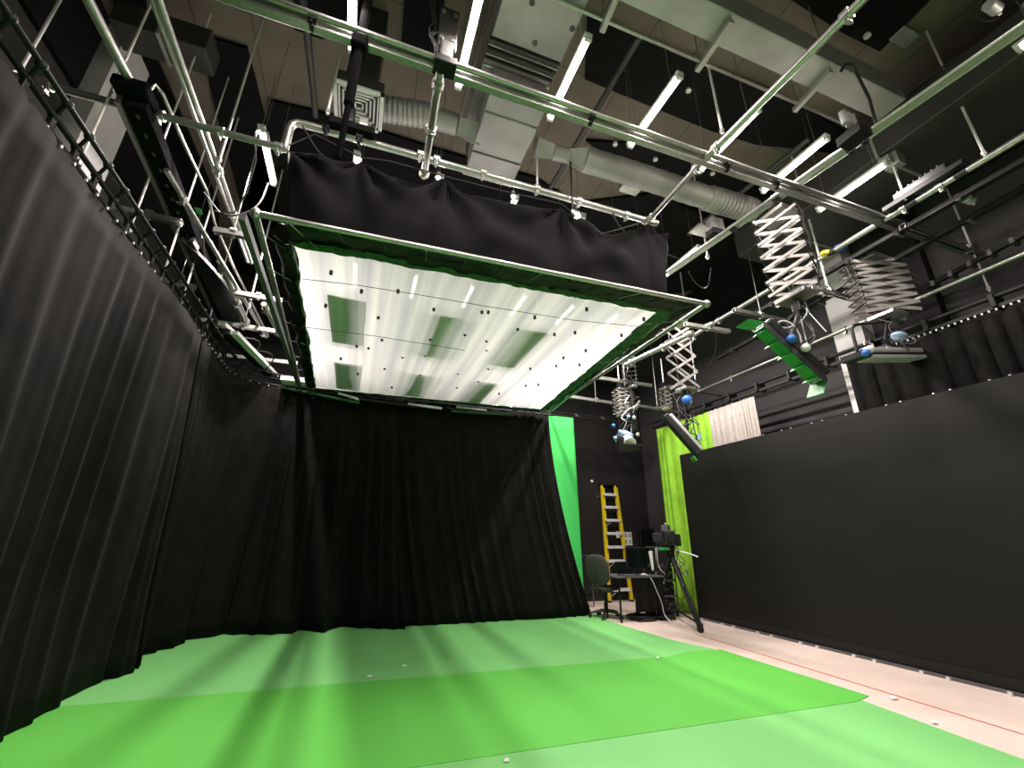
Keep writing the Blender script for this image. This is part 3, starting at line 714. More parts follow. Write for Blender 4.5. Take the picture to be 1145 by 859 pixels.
border(c4, c1, f4, f1, -.02, .10, 'green_edging', 'trimgreen', 7)
border(c4, c1, f4, f1.lerp(f4, .04), .03, .62, 'black_edging', 'skirt', 8, drop=.1)
for (a, b, ca, cb, n) in ((f1, f2, c1, c2, 12), (f2, f3, c2, c3, 10), (f3, f4, c3, c4, 12), (f4, f1, c4, c1, 8)):
    for i in range(n):
        t = (i+.7)/n
        MB().tube([a.lerp(b, t)+V(0, 0, .03), a.lerp(b, t)+V(0, 0, -.035), ca.lerp(cb, t)+V(0, 0, -.01)], .004, 6).build('tie', 'grey' if i % 3 else 'galv', e)
# grommets: dark dots on the cloth, and cords
dots = [(370, 306), (404, 327), (445, 327), (364, 343), (423, 356), (485, 347), (539, 350), (546, 350), (427, 381), (520, 375), (481, 380), (412, 390), (544, 382), (544, 392), (381, 402), (475, 398), (430, 413), (546, 413), (400, 419), (399, 388),
        (470, 420), (438, 434), (512, 418), (579, 369), (598, 356), (643, 373), (695, 376), (655, 393), (622, 410), (602, 431), (630, 401), (667, 418), (656, 347), (593, 413), (558, 441), (511, 434), (648, 409), (620, 375), (535, 427), (588, 432), (690, 393), (720, 358), (450, 400)]
for (x, y) in dots:
    p = Zp(x, y, FZ-.075); MB().cyl(p+V(0, 0, -.008), p+V(0, 0, .03), .017, 8).build('grommet', 'blackplastic', e)
for pts in ([(338, 312), (400, 319), (470, 330), (540, 342), (640, 358), (722, 366)], [(341, 366), (420, 376), (520, 392)]):
    MB().tube([Zp(x, y, FZ-.085) for x, y in pts], .0035, 6).build('cord', 'grey', e)
# switched-off soft light panels lying above the cloth
names = [('front left', 0), ('front middle', 1), ('front right', 2), ('back left', 3), ('back middle', 4), ('back right', 5)]
for nm, i in names:
    x = (-.57, .58, 1.72)[i % 3]; y = 4.37 if i < 3 else 6.35
    e = empty('soft_panel', (x+.16, y+.62, 3.87), 'switched-off light panel seen as a green-grey patch through the cloth, %s of six' % nm, 'light')
    MB().box((x+.16, y+.62, 3.86), (.33, 1.25, .07)).build('housing', 'panelgrey', e, bevel=.01)
    MB().box((x+.16, y+.62, 3.815), (.29, 1.2, .02)).build('lens', 'lens', e)
    for yy in (y+.05, y+1.2): MB().cyl((x+.16, yy, 3.96), (x+.16, yy, 5.0), .008, 6).build('hanger', 'galv', e)

# ------------------------------------------------------------------ black drape over the frame front
hang = [(322, 158), (352, 166), (404, 181), (425, 178), (462, 198), (500, 206), (532, 207), (560, 236), (590, 232), (628, 232), (650, 252), (680, 260), (700, 255), (723, 250), (735, 258), (747, 262)]
top = []
hooks = [(322, 166), (404, 181), (497, 200), (628, 233), (724, 250), (747, 262)]
YD = el.y+.02
tp = [Yp(x, y, YD) for x, y in hooks]
bt = [Yp(x, y, YD-.02) for x, y in [(322, 262), (404, 274), (497, 292), (628, 318), (724, 337), (744, 338)]]
saganms = [.06, .10, .16, .24, .04]
def drape_fn(u, v):
    # u across in segments between hooks
    L = [0]
    for a, b in zip(tp, tp[1:]): L.append(L[-1]+(b-a).length)
    s = u*L[-1]; j = 0
    while j < len(L)-2 and L[j+1] < s: j += 1
    t = (s-L[j])/(L[j+1]-L[j]); a = tp[j].lerp(tp[j+1], t); b = bt[j].lerp(bt[j+1], t)
    k = 4*t*(1-t); drop = saganms[j]*k
    p = a.lerp(b, v); p.z -= drop*(1-v)
    # swag folds: arcs hanging from hooks, strongest at the top
    A_ = (.015, .03, .045, .06, .012)[j]
    sw = A_*math.sin(pi*t)**1.5*math.sin(2*pi*(v*1.7+1.0*k)+j)*max(0, 1-v*1.05)
    rad = 0
    for h in tp:
        dx, dz = p.x-h.x, h.z-p.z+.02; r_ = math.hypot(dx, dz)
        rad += (.012 if h.x > tp[4].x-.05 else .030)*math.sin(9*math.atan2(dx, dz)+h.x*3)*min(1, r_/.25)*math.exp(-r_*1.6)*2.2
    p.y += -sw-rad + .04*noise.noise(V(u*6, v*1.5, 2)) - .06*math.sin(pi*v)*k
    return p
mb = MB(); mb.grid(drape_fn, 170, 34)
tag(mb.build('black_drape', 'drapeblack', smooth=True, solid=.004), 'black drape swagged from the thick pipe above the front of the cloth frame', 'curtain')
# cord that carries the drape
e = None
cordp = [Yp(x, y, YD-.03) for x, y in [(322, 163), (352, 150), (404, 176), (435, 180), (497, 197), (560, 213), (628, 228), (672, 262), (724, 247)]]
tag(MB().tube(cordp, .006, 6).build('cable', 'rubber', smooth=True), 'thin black cable slung along the top of the black drape', 'cable')
for (x, y, lb) in [(401, 178, 'glowing ball standing in for a strip light end under the black pole'), (490, 199, 'glowing ball standing in for a strip light end above the drape left of centre'), (574, 220, 'glowing ball standing in for a strip light end above the drape near centre'), (517, 92, 'glowing ball standing in for the end of the first front strip light'), (620, 126, 'glowing ball standing in for the end of the second front strip light'), (708, 158, 'glowing ball standing in for the end of the third front strip light')]:
    p = Zp(x, y, 5.3) if y > 170 or True else None
    e = empty('strip_end_glow', p, lb, 'light', 'added glowing balls at the strip light ends')  # added glowing balls with stub and wire, in place of strip light ends
    MB().ball(p, .022, 12, (1.4, 1, .8)).build('glow_ball', 'glow_ball', e, smooth=True); MB().cyl(p+V(0, 0, .01), p+V(0, 0, .08), .02, 10).build('glow_stub', 'whitepaint', e)
    MB().cyl(p+V(0, 0, .08), (p.x, p.y, CEIL), .003, 6).build('wire', 'galv', e)
# strip light end, built as an added glowing ball on a chain
p = Zp(645, 241, 4.75)
e = empty('hanging_glow', p, 'glowing ball on a chain standing in for a strip light end above the right part of the drape', 'light')
MB().ball(p, .035, 12).build('glow_ball', 'glow_ball', e, smooth=True)
MB().tube([p+V(-.06, 0, .05), p+V(0, 0, .0)], [.02, .05], 12).build('shade', 'galv', e, smooth=True)
q = Zp(636, 160, 5.6)
MB().tube([p+V(-.05, 0, .05), V(p.x-.05, p.y, 5.5)], .012, 6).build('chain', 'black', e)

# black pole and winch at the top
pa, pb = Zp(404, -20, 4.8), Zp(400, 175, 4.8)
e = empty('telescopic_pole', pa, 'black vertical pole hung from the front rail with clamps at top left of centre', 'pole')
mid = Zp(402, 52, 4.95)
MB().cyl((mid.x, mid.y, mid.z+1.6), (mid.x, mid.y, mid.z-.62), .035, 14).build('tube', 'matte', e, smooth=True)
MB().cyl((mid.x, mid.y, mid.z-.62), (mid.x, mid.y, zat(mid, 177)), .022, 14).build('inner_tube', 'matte', e, smooth=True)
MB().box((mid.x, mid.y, mid.z), (.12, .14, .12)).build('clamp', 'matte', e, bevel=.02)
p = Zp(393, 146, 5.06)+V(0, 0, .02); e2 = empty('cable_clamp', p, 'black clamp head with cables beside the square diffuser', 'clamp')
MB().box(p, (.42, .12, .08)).build('arm', 'matte', e2, bevel=.01); MB().box(p+V(-.04, 0, .14), (.10, .1, .18)).build('motor', 'blackplastic', e2, bevel=.01)
MB().box(p+V(.1, -.02, .08), (.09, .09, .10)).build('bracket', 'galv', e2, bevel=.01)
MB().tube(wig(p+V(-.05, 0, .06), p+V(.2, 0, .1), .06, 20, 3), .008, 6).build('cable', 'rubber', e2)
# winch bracket
p = Zp(499, 58, 5.14)
e = empty('winch_bracket', p, 'green-grey steel winch plate with cables over the front rail', 'bracket')
wp = MB().box((p.x, p.y, p.z+.28), (.16, .03, .5)).build('plate', 'darkduct', e, bevel=.01)
for dx, dz in ((-.05, .12), (.05, .12), (-.05, .45), (.05, .45)): MB().cyl((p.x+dx, p.y-.03, p.z+dz), (p.x+dx, p.y, p.z+dz), .018, 8).build('bolt', 'galv', wp)
MB().box((p.x, p.y, p.z-.02), (.10, .05, .25)).build('neck', 'galv', e, bevel=.01)
MB().box((p.x, p.y+.03, p.z-.13), (.18, .14, .08)).build('clamp', 'black', e, bevel=.01)
for k in range(3): MB().tube(wig((p.x-.14-.02*k, p.y, p.z+.6), (p.x-.08, p.y, p.z-.1), .03, 16, k), .008, 6).build('cable', 'rubber', e)
a, b = Zp(492, 80, 4.98), Zp(474, 196, 4.98)
pipe(a, b, .036, 'steel pipe running back from the winch bracket to the drape pipe', clamps=(.1, .5, .97))

# ------------------------------------------------------------------ scissor hangers
def pantograph(top, zb, w, n, lb, depth=.16, axis=(1, 0, 0), taper=0, thick=.010, wide=.028, lean=(0, 0)):
    top = Vector(top); ax = Vector(axis).normalized(); dp = V(0, 0, 1).cross(ax)
    e = empty('scissor_hanger', (top.x, top.y, top.z), lb, 'lamp hanger')
    H_ = top.z-zb; h = H_/n; ln = V(lean[0], lean[1], 0)
    MB().box(top+V(0, 0, .04), (w*.6, depth+.05, .05)).build('top_plate', 'galv', e, bevel=.008)
    clampmesh(MB(), top+V(0, 0, .14), (0, 1, 0), .05).build('clamp', 'black', e)
    if top.z < 4.75: MB().cyl(top+V(0, 0, .12), (top.x, top.y, 5.02), .018, 10).build('drop_tube', 'galv', e, smooth=True)
    for i in range(n):
        z0 = top.z-i*h; z1 = z0-h
        c0 = top+ln*(i/n); c1_ = top+ln*((i+1)/n)
        for sd in (-1, 1):
            off = dp*sd*depth/2
            for a, o in ((1, 0), (-1, thick*1.1)):
                p = Vector((c0.x, c0.y, z0))+off+ax*a*w/2+dp*o; q = Vector((c1_.x, c1_.y, z1))+off-ax*a*w/2+dp*o
                MB().beam(p, q, thick, wide).build('arm', 'armgrey', e)
        for a in (1, -1):
            p = Vector((c0.x, c0.y, z0))+ax*a*w/2
            MB().cyl(p-dp*depth*.62, p+dp*depth*.62, .008, 8).build('pin', 'black', e)
    bot = V(top.x+lean[0], top.y+lean[1], zb)
    MB().box(bot+V(0, 0, -.03), (w*.5, depth+.04, .05)).build('bottom_plate', 'galv', e, bevel=.008)
    MB().tube(wig(top+ax*w*.55, bot+ax*w*.5, .05, 24, n), .008, 6).build('cable', 'rubber', e)
    MB().tube(wig(top-ax*w*.5, bot+dp*.1, .04, 24, n+3, .1), .006, 6).build('cable', 'grey', e)
    return bot
t1 = Zp(869, 246, 4.85); b1_ = pantograph(t1, zat(t1, 330), .44, 6, 'silver scissor hanger carrying the green fluorescent lamp', .30, (.45, -.9, 0), wide=.032)
t2 = Zp(974, 296, 4.80); b2_ = pantograph(t2, zat(t2, 352), .62, 7, 'silver scissor hanger with closely folded arms carrying the level lamp at right', .26, (.9, -.45, 0), wide=.042)
t3 = Zp(757, 366, 4.72); b3_ = pantograph(t3, zat(t3, 434), .40, 4, 'silver scissor hanger opened wide beyond the right frame corner', .20, (1, -.1, 0), wide=.036)
t4 = Zp(703, 404, 4.5); b4_ = pantograph(t4, zat(t4, 432), .20, 6, 'small silver scissor hanger beside the frame edge at the back', .22, (.6, .8, 0), wide=.022)
t5 = Zp(693, 438, 4.3); b5_ = pantograph(t5, zat(t5, 463), .30, 6, 'small closed scissor hanger left of the black lamp pole', .16, (1, 0, 0), wide=.022)
t6 = Zp(743, 437, 4.3); b6_ = pantograph(t6, zat(t6, 455), .20, 4, 'smallest scissor hanger above the long far lamp', .16, (1, 0, 0), wide=.022)

# ------------------------------------------------------------------ lamps
def frame_from(d, up):
    d = Vector(d).normalized(); s = d.cross(Vector(up)).normalized(); u = s.cross(d)
    return Matrix((d, s, u)).transposed()
def knobs(e, p, d, r=.035):
    MB().ball(p, r, 14).build('blue_knob', 'blue', e, smooth=True); MB().ball(p+Vector(d), r, 14).build('white_knob', 'white', e, smooth=True)
# lamp 1, green flaps
dep = t1.y
def onplane(px, py, Yv): return Yp(px, py, Yv)
A = onplane(846, 366, dep); Bq = onplane(914, 428, dep-.1)
e = empty('fluorescent_lamp', (A+Bq)/2, 'tilted fluorescent lamp with green louvre flaps and blue and white knobs', 'light')
d = (Bq-A).normalized(); R = frame_from(d, (.35, -.2, 1)); s = R.col[1]; u = R.col[2]
c = (A+Bq)/2; L = (Bq-A).length
u = u if u.z > 0 else -u
s = s if s.y < 0 else -s
MB().box(c+u*.08, (L*.96, .20, .09), R).build('housing', 'blackplastic', e, bevel=.02)
MB().box(c+u*.015, (L*.92, .17, .04), R).build('reflector', 'doorgreen', e)
for k in range(5):
    MB().box(c+d*(L*(-.42+.21*k))-u*.02, (.008, .19, .06), R).build('louvre', 'doorgreen', e)
for sg in (-1, 1):
    MB().beam(A+s*sg*.10+u*.02, Bq+s*sg*.10+u*.02, .006, .02, u).build('edge_bar', 'alu', e)
MB().prism([A+s*.11+u*.02, Bq+s*.11+u*.02, Bq+s*.16-u*.07, A+s*.16-u*.07], s*.006).build('front_flap', 'blackplastic', e)
MB().prism([A+s*.11+u*.02, A-s*.11+u*.02, A-s*.11-u*.08-d*.13, A+s*.11-u*.08-d*.13], d*.008).build('end_flap', 'doorgreen', e)
MB().prism([Bq+s*.11+u*.02, Bq-s*.11+u*.02, Bq-s*.11-u*.12+d*.06, Bq+s*.11-u*.12+d*.06], d*.008).build('end_flap', 'doorgreen', e)
knobs(e, c-d*.10+u*.06+s*.13, d*.15+u*.03, .042)
yb = c+u*.12
MB().tube([b1_+V(0, 0, -.05), b1_+V(0, 0, -.2), yb.lerp(b1_, .2)+V(-.03, 0, 0), yb], [.02, .025, .02, .025], 10).build('yoke', 'black', e, smooth=True)
MB().box(b1_+V(0, 0, -.14), (.09, .09, .12)).build('junction', 'blackplastic', e, bevel=.01)
for k in range(4): MB().tube(wig(b1_+V(.03*k, 0, -.03), yb+d*(.05*k), .09, 22, 20+k, .05), .007, 6).build('cable', 'white' if k == 1 else 'rubber', e)
MB().tube([b1_+V(.1, 0, 0), Zp(905, 350, 4.3)+V(0, 0, .0), b1_+V(.5, .1, -.3)], .005, 6).build('safety_cable', 'alu', e)
# lamp 2, level
dep = t2.y-.05
A = onplane(962, 398, dep); Bq = onplane(1052, 398, dep+.05)
c = (A+Bq)/2; d = (Bq-A).normalized(); R = frame_from(d, (0, 0, 1)); L = (Bq-A).length
e = empty('fluorescent_lamp', c, 'level flat silver fluorescent lamp at right seen from its edge', 'light')
MB().box(c+V(.03, .06, .075), (L*.86, .16, .08), R).build('housing', 'alu', e, bevel=.025)
MB().box(c+V(.03, .06, .025), (L*.86, .17, .03), R).build('black_band', 'blackplastic', e)
MB().box(c+V(.05, .05, -.01), (L*.88, .17, .045), R).build('lens_door', 'alu', e, bevel=.008)
MB().box(A+V(.12, .1, .05), (.22, .26, .10), R).build('ballast_end', 'blackplastic', e, bevel=.02)
for dx in (.22, .75): MB().tube([c+V(-L/2+dx*L, .1, .11), c+V(-L/2+dx*L, .1, .15), c+V(-L/2+dx*L+.15, .1, .15), c+V(-L/2+dx*L+.15, .1, .11)], .01, 8).build('handle', 'alu', e)
knobs(e, A+V(.02, -.05, .02), V(.07, -.01, .05), .045)
MB().box(c+V(-.1, 0, .06), (.12, .02, .03)).build('label_plate', 'paper', e)
MB().tube([A+V(-.03, 0, .05), A+V(-.02, 0, .33), A+V(.05, 0, .40), b2_+V(-.1, 0, -.12)], .018, 10).build('yoke', 'black', e, smooth=True)
MB().tube([b2_+V(0, 0, -.04), c+V(-.05, .1, .25), c+V(.1, .1, .11)], .022, 10).build('stem', 'black', e, smooth=True)
MB().ball(b2_+V(.0, -.05, -.32), .09, 12, (1.3, .8, .6)).build('blue_joint', 'lightblue', e, smooth=True)
for k in range(4): MB().tube(wig(b2_+V(.1*k-.1, 0, -.03), c+V(.1*k, .05, .12), .10, 22, 30+k, .06), .007, 6).build('cable', 'rubber' if k % 2 else 'grey', e)
# lamp 3, far elongated
dep = t3.y+.1
A = onplane(744, 464, dep); Bq = onplane(783, 508, dep-.2)
c = (A+Bq)/2; d = (Bq-A).normalized(); R = frame_from(d, (.5, -.4, 1)); L = (Bq-A).length; u = R.col[2]; s = R.col[1]
e = empty('fluorescent_lamp', c, 'steeply tilted long lamp with a silver back hanging before the lime drape', 'light')
MB().box(c-u*.02, (L, .24, .10), R).build('housing', 'blackplastic', e, bevel=.02)
MB().box(c+u*.05, (L*.9, .14, .06), R).build('back_cover', 'alu', e, bevel=.02)
MB().box(Bq-u*.12, (.08, .26, .02), R).build('end_flap', 'doorgreen', e)
MB().tube([b3_, b3_+V(-.05, 0, -.25), c+u*.1], .02, 10).build('yoke', 'black', e, smooth=True)
MB().ball(b3_+V(-.04, -.05, -.22), .08, 12).build('blue_joint', 'blue', e, smooth=True)
for k in range(5): MB().tube(wig(b3_+V(.04*k-.1, 0, 0), c+d*(.1*k-.1)+u*.07, .10, 22, 40+k, .08), .008, 6).build('cable', 'rubber' if k % 2 else 'grey', e)
p = Yp(782, 488, dep); MB().cyl(p+V(0, 0, -.06), p+V(0, 0, .05), .03, 10).build('blue_plug', 'lightblue', e); MB().tube([p+V(0, 0, .05), p+V(-.05, 0, .5), b3_], .005, 6).build('plug_cable', 'rubber', e)
# lamp 4 spotlight on black pole
q0 = V(b4_.x, b4_.y, zat(b4_, 432)); q1 = V(b4_.x, b4_.y, zat(b4_, 482))
e = empty('spotlight', q1, 'blue and black theatre spotlight with barn doors on a black pole at the back', 'light')
MB().cyl(q0+V(0, 0, .08), q1, .05, 12).build('pole', 'black', e, smooth=True)
sp = Yp(698, 490, q1.y); 
MB().box(sp, (.20, .24, .24), Matrix.Rotation(.5, 3, 'X')).build('body', 'lightblue', e, bevel=.03)
MB().cyl(sp+V(-.02, -.12, -.06), sp+V(-.05, -.24, -.14), .10, 18).build('lens_tube', 'alu', e, smooth=True)
for (o, sz, ang) in ((V(-.12, -.24, -.22), (.26, .012, .16), .9), (V(.05, -.20, -.20), (.22, .012, .16), 1.0), (V(-.2, -.16, -.12), (.012, .2, .2), .4)):
    MB().box(sp+o, sz, Matrix.Rotation(ang, 3, 'X')).build('barn_door', 'blackplastic', e)
MB().tube([q1, sp+V(.14, 0, .1), sp+V(.14, 0, 0)], .014, 8).build('yoke', 'black', e)
for (x, y, m) in ((703, 466, 'lightblue'), (709, 467, 'white'), (686, 476, 'blue'), (688, 490, 'lightblue'), (713, 486, 'white')): MB().ball(Yp(x, y, q1.y-.08), .035, 10).build('knob', m, e, smooth=True)
for k in range(4): MB().tube(wig(q0+V(.04, 0, -.1*k), sp+V(.1-.08*k, 0, .05), .14, 24, 50+k, .05), .008, 6).build('cable', 'rubber' if k % 2 else 'alu', e)

# bracket units on the rails at right
p = Zp(953, 148, 5.12)
e = empty('rail_motor', p, 'small silver motor with black trolley riding on the bright track rail', 'motor')
MB().box(p+V(0, 0, -.06), (.18, .22, .10)).build('trolley', 'black', e, bevel=.01)
for k in range(3): MB().cyl(p+V(-.10+.06*k, -.02, .05), p+V(-.10+.06*k, -.02, .2), .032, 12).build('motor', 'alu', e, smooth=True)
p = Zp(802, 266, 5.14)+V(0, 0, .10); e = empty('rail_motor', p, 'silver finned motor sitting on the track rail right of the drape', 'motor')
MB().box(p+V(0, 0, -.04), (.24, .14, .08)).build('trolley', 'black', e, bevel=.01)
for k in range(5): MB().box(p+V(-.08+.04*k, 0, .10), (.022, .12, .17)).build('fin', 'alu', e)
MB().box(p+V(-.12, .1, .06), (.3, .2, .015)).build('plate', 'galv', e)
p = Zp(1013, 224, 5.04); p = V(p.x+.04, p.y, zat(p, 180)); e = empty('control_box', p, 'grey control box strapped to a suspension rod', 'box')
MB().box(p, (.14, .16, .17)).build('box', 'duct', e, bevel=.006); MB().box(p+V(-.11, .02, -.02), (.08, .12, .12)).build('side_box', 'duct', e, bevel=.006)
MB().tube([p+V(.03, 0, -.09), p+V(.09, 0, -.12), p+V(.06, 0, -.18), p+V(-.02, 0, -.16)], .006, 6).build('cable', 'rubber', e)
P = [Zp(940, 80, 5.8), Zp(945, 72, 5.85), Zp(953, 72, 5.85), Zp(958, 82, 5.8), Zp(972, 110, 5.5), Zp(980, 140, 5.2)]
tag(MB().tube(P, .014, 8).build('cable', 'rubber', smooth=True), 'black cable looping down onto the track rail trolley', 'cable')
p = Zp(1035, 216, 5.02)+V(0, 0, .06); e = empty('dimmer_unit', p, 'flat black unit with a grey heatsink lying on the taped pipe', 'box')
dr = (Zp(1145, 152, 5.02)-Zp(797, 362, 5.02)).normalized(); R = frame_from(dr, (0, 0, 1))
MB().box(p, (.75, .16, .05), R).build('tray', 'black', e); MB().box(p+V(0, 0, .07), (.5, .14, .08), R).build('unit', 'blackplastic', e, bevel=.01)
for k in range(8): MB().box(p+dr*(-.2+.055*k)+V(0, 0, .115), (.012, .12, .03), R).build('fin', 'grey', e)
MB().box(p+V(.02, -.09, -.02)-dr*.02, (.25, .02, .05), R).build('label_plate', 'alu', e)
for (x, y, z, lb) in [(1083, 223, 4.85, 'small silver clamp camera under the black cable rail'), (968, 287, 4.88, 'black junction above the closely folded scissor hanger'), (1042, 366, 4.2, 'pair of white pipe clamps at the end of the black side drape'), (1110, 8, 5.6, 'bright-metal lamp bracket at the top right corner')]:
    p = Zp(x, y, z); e = empty('pipe_fitting', p, lb, 'clamp')
    MB().cyl(p+V(-.06, 0, 0), p+V(.06, 0, 0), .045, 12).build('barrel', 'alu' if z != 4.88 else 'blackplastic', e, smooth=True)
    MB().box(p+V(0, 0, .07), (.06, .06, .1)).build('mount', 'black', e, bevel=.01); MB().cyl(p+V(.07, 0, -.05), p+V(.07, 0, .05), .014, 8).build('wing_bolt', 'alu', e)
    MB().tube(wig(p+V(-.05, 0, 0), p+V(.1, 0, .1), .08, 18, int(x)), .007, 6).build('cable', 'rubber', e)

# fluorescent fixtures at the far left corner
for (pa, pb, lb, w_, z) in [((248, 362), (292, 402), 'slim white-backed fluorescent fixture at the far left under the cross bars', .10, 4.15), ((262, 372), (308, 420), 'second slim white-backed fixture beside the first at far left', .10, 4.05)]:
    A, Bq = Zp(*pa, z), Zp(*pb, z); e = empty('batten_fixture', (A+Bq)/2, lb, 'light')
    MB().beam(A, Bq, w_, .05).build('reflector', 'whitepaint', e); MB().beam(A+V(-.11, 0, 0), Bq+V(-.11, 0, 0), w_, .08).build('housing', 'black', e)
    MB().tube(wig(A, Bq, .1, 20, 5), .01, 6).build('cable', 'rubber', e)
A, Bq = Zp(200, 268, 4.45), Zp(262, 378, 4.45)
e = empty('flat_lamp', (A+Bq)/2, 'dark glossy leaf-shaped lamp head tilted below the black beam', 'light')
d = (Bq-A); s = d.cross(V(0, 0, 1)).normalized()
n = 12; outl = [A+d*(i/n)+s*(.02+.26*math.sin(pi*(i/n))**.8) for i in range(n+1)]+[Bq+s*.0]
MB().prism([p+V(0, 0, -.15*0) for p in outl], V(0, 0, .05)).build('shell', 'skirt', e, bevel=.005)
MB().box(A+V(.05, .15, .08), (.12, .2, .12)).build('mount', 'black', e, bevel=.02)
# lamp at far left lower centre: white box near the rail
p = Zp(330, 427, 3.86); tag(MB().box(p, (.42, .3, .08)).build('white_box', 'white', bevel=.01), 'white box lying at the far left corner above the curtain rail', 'box')
# rows of white lamp ends along the back of the frame
for (pa, pb, m, lb) in [((315, 433), (402, 451), 'trimgreen', 'long green rail at the back left edge of the cloth'), ((378, 440), (402, 447), 'alu', 'short silver sleeve on the back left rail'), ((456, 452), (494, 457), 'alu', 'silver sleeve on the rail at the back middle'),
                        ((505, 460), (573, 464), 'trimgreen', 'green batten under the rail at the back middle'), ((510, 455), (544, 459), 'alu', 'silver sleeve on the rail over the green batten'), ((400, 446), (470, 456), 'black', 'black rail section behind the cloth middle')]:
    A, Bq = Yp(*pa, 7.78), Yp(*pb, 7.78)
    tag(MB().beam(A, Bq, .06, .045).build('rail_section', m, bevel=.006), lb, 'rail')  # green sections have a green base colour
# hanging elbow lamp conduit beside left light
p0 = Zp(284, 158, 4.7)
tag(MB().tube([p0, p0+V(0, 0, .12), p0+V(.03, 0, .16), p0+V(.08, 0, .14), p0+V(.11, 0, .05)], .012, 8).build('bent_bracket', 'galv', smooth=True), 'small bent bracket hooked over the left pipe beside the elbow', 'bracket')
P = [Zp(285, 150, 4.75), Zp(286, 180, 4.6), Zp(276, 215, 4.4), Zp(262, 238, 4.3), Zp(246, 238, 4.3), Zp(228, 215, 4.5)]
tag(MB().tube(P, .007, 6).build('cable', 'grey', smooth=True), 'thin loose cable looping from the left strip light to the black beam', 'cable')
for (pts, lb) in [([(240, 236, 4.3), (262, 243, 4.3), (290, 232, 4.5), (300, 205, 5.2)], 'second thin cable looping under the left strip light'),
                  ([(800, 362, 4.9), (802, 385, 4.7), (795, 410, 4.5), (780, 408, 4.5)], 'thin cable hanging from the right corner of the frame'),
                  ([(770, 304, 5.0), (778, 318, 4.9), (792, 325, 4.8), (795, 300, 4.9)], 'black cable loop below the track rail'),
                  ([(338, 140, 4.95), (355, 170, 4.8), (372, 182, 4.8), (397, 182, 4.85)], 'black cable bundle drooping from the pipe elbow'),
                  ([(685, 238, 5.0), (695, 258, 4.9), (722, 275, 4.85), (760, 290, 4.9)], 'black cable crossing the right end of the drape')]:
    P = [Zp(*q) for q in pts]
    # smooth by subdivision
    for _ in range(2):
        Q = [P[0]]
        for a, b in zip(P, P[1:]): Q += [a.lerp(b, .25), a.lerp(b, .75)]
        P = Q+[P[-1]]
    tag(MB().tube(P, .008, 6).build('cable', 'rubber', smooth=True), lb, 'cable')

# ------------------------------------------------------------------ FLOOR CORNER OBJECTS
# yellow stepladder leaning at the back wall
def ladder():
    Y0, Y1 = 9.45, 9.62
    bl_, br_ = Yp(681, 673, Y0), Yp(706, 674, Y0); bl_.z = br_.z = 0
    tl, tr = Yp(672.5, 543, Y1), Yp(687, 543, Y1)
    e = empty('step_ladder', (bl_+br_)/2, 'yellow fibreglass stepladder folded against the back wall', 'ladder')
    off = V(.10, .10, 0)
    for a, b in ((bl_, tl), (br_, tr)):
        fr = MB().beam(a, b, .035, .085, (0, 1, 0)).build('front_rail', 'yellow', e, bevel=.006)
        MB().box(a+V(0, 0, .02), (.07, .1, .04)).build('foot', 'rubber', fr)
    for a, b in ((bl_, tl), (br_, tr)):
        MB().beam(a+V(.12, .12, .02), b+V(.07, .02, -.05), .03, .05, (0, 1, 0)).build('rear_rail', 'yellow', e, bevel=.005)
    for i in range(8):
        t = (i+.9)/8.6
        a, b = bl_.lerp(tl, t), br_.lerp(tr, t)
        st = MB().box((a+b)/2+V(0, -.02, 0), ((b-a).length-.03, .10, .028)).build('step', 'stepalu', e, bevel=.004)
        MB().box((a+b)/2+V(0, -.072, -.02), ((b-a).length-.03, .006, .055)).build('step_lip', 'stepalu', st)
    for i in (0, 2, 5):
        t = (i+.9)/8.6; a, b = bl_.lerp(tl, t), br_.lerp(tr, t)
        MB().beam(a+V(.02, -.05, -.16), (a+b)/2+V(-.02, -.05, -.02), .006, .025, (0, 1, 0)).build('brace', 'alu', e)
    MB().box((tl+tr)/2+V(.03, .02, .03), ((tr-tl).length+.12, .16, .05)).build('top_cap', 'blackplastic', e, bevel=.01)
ladder()
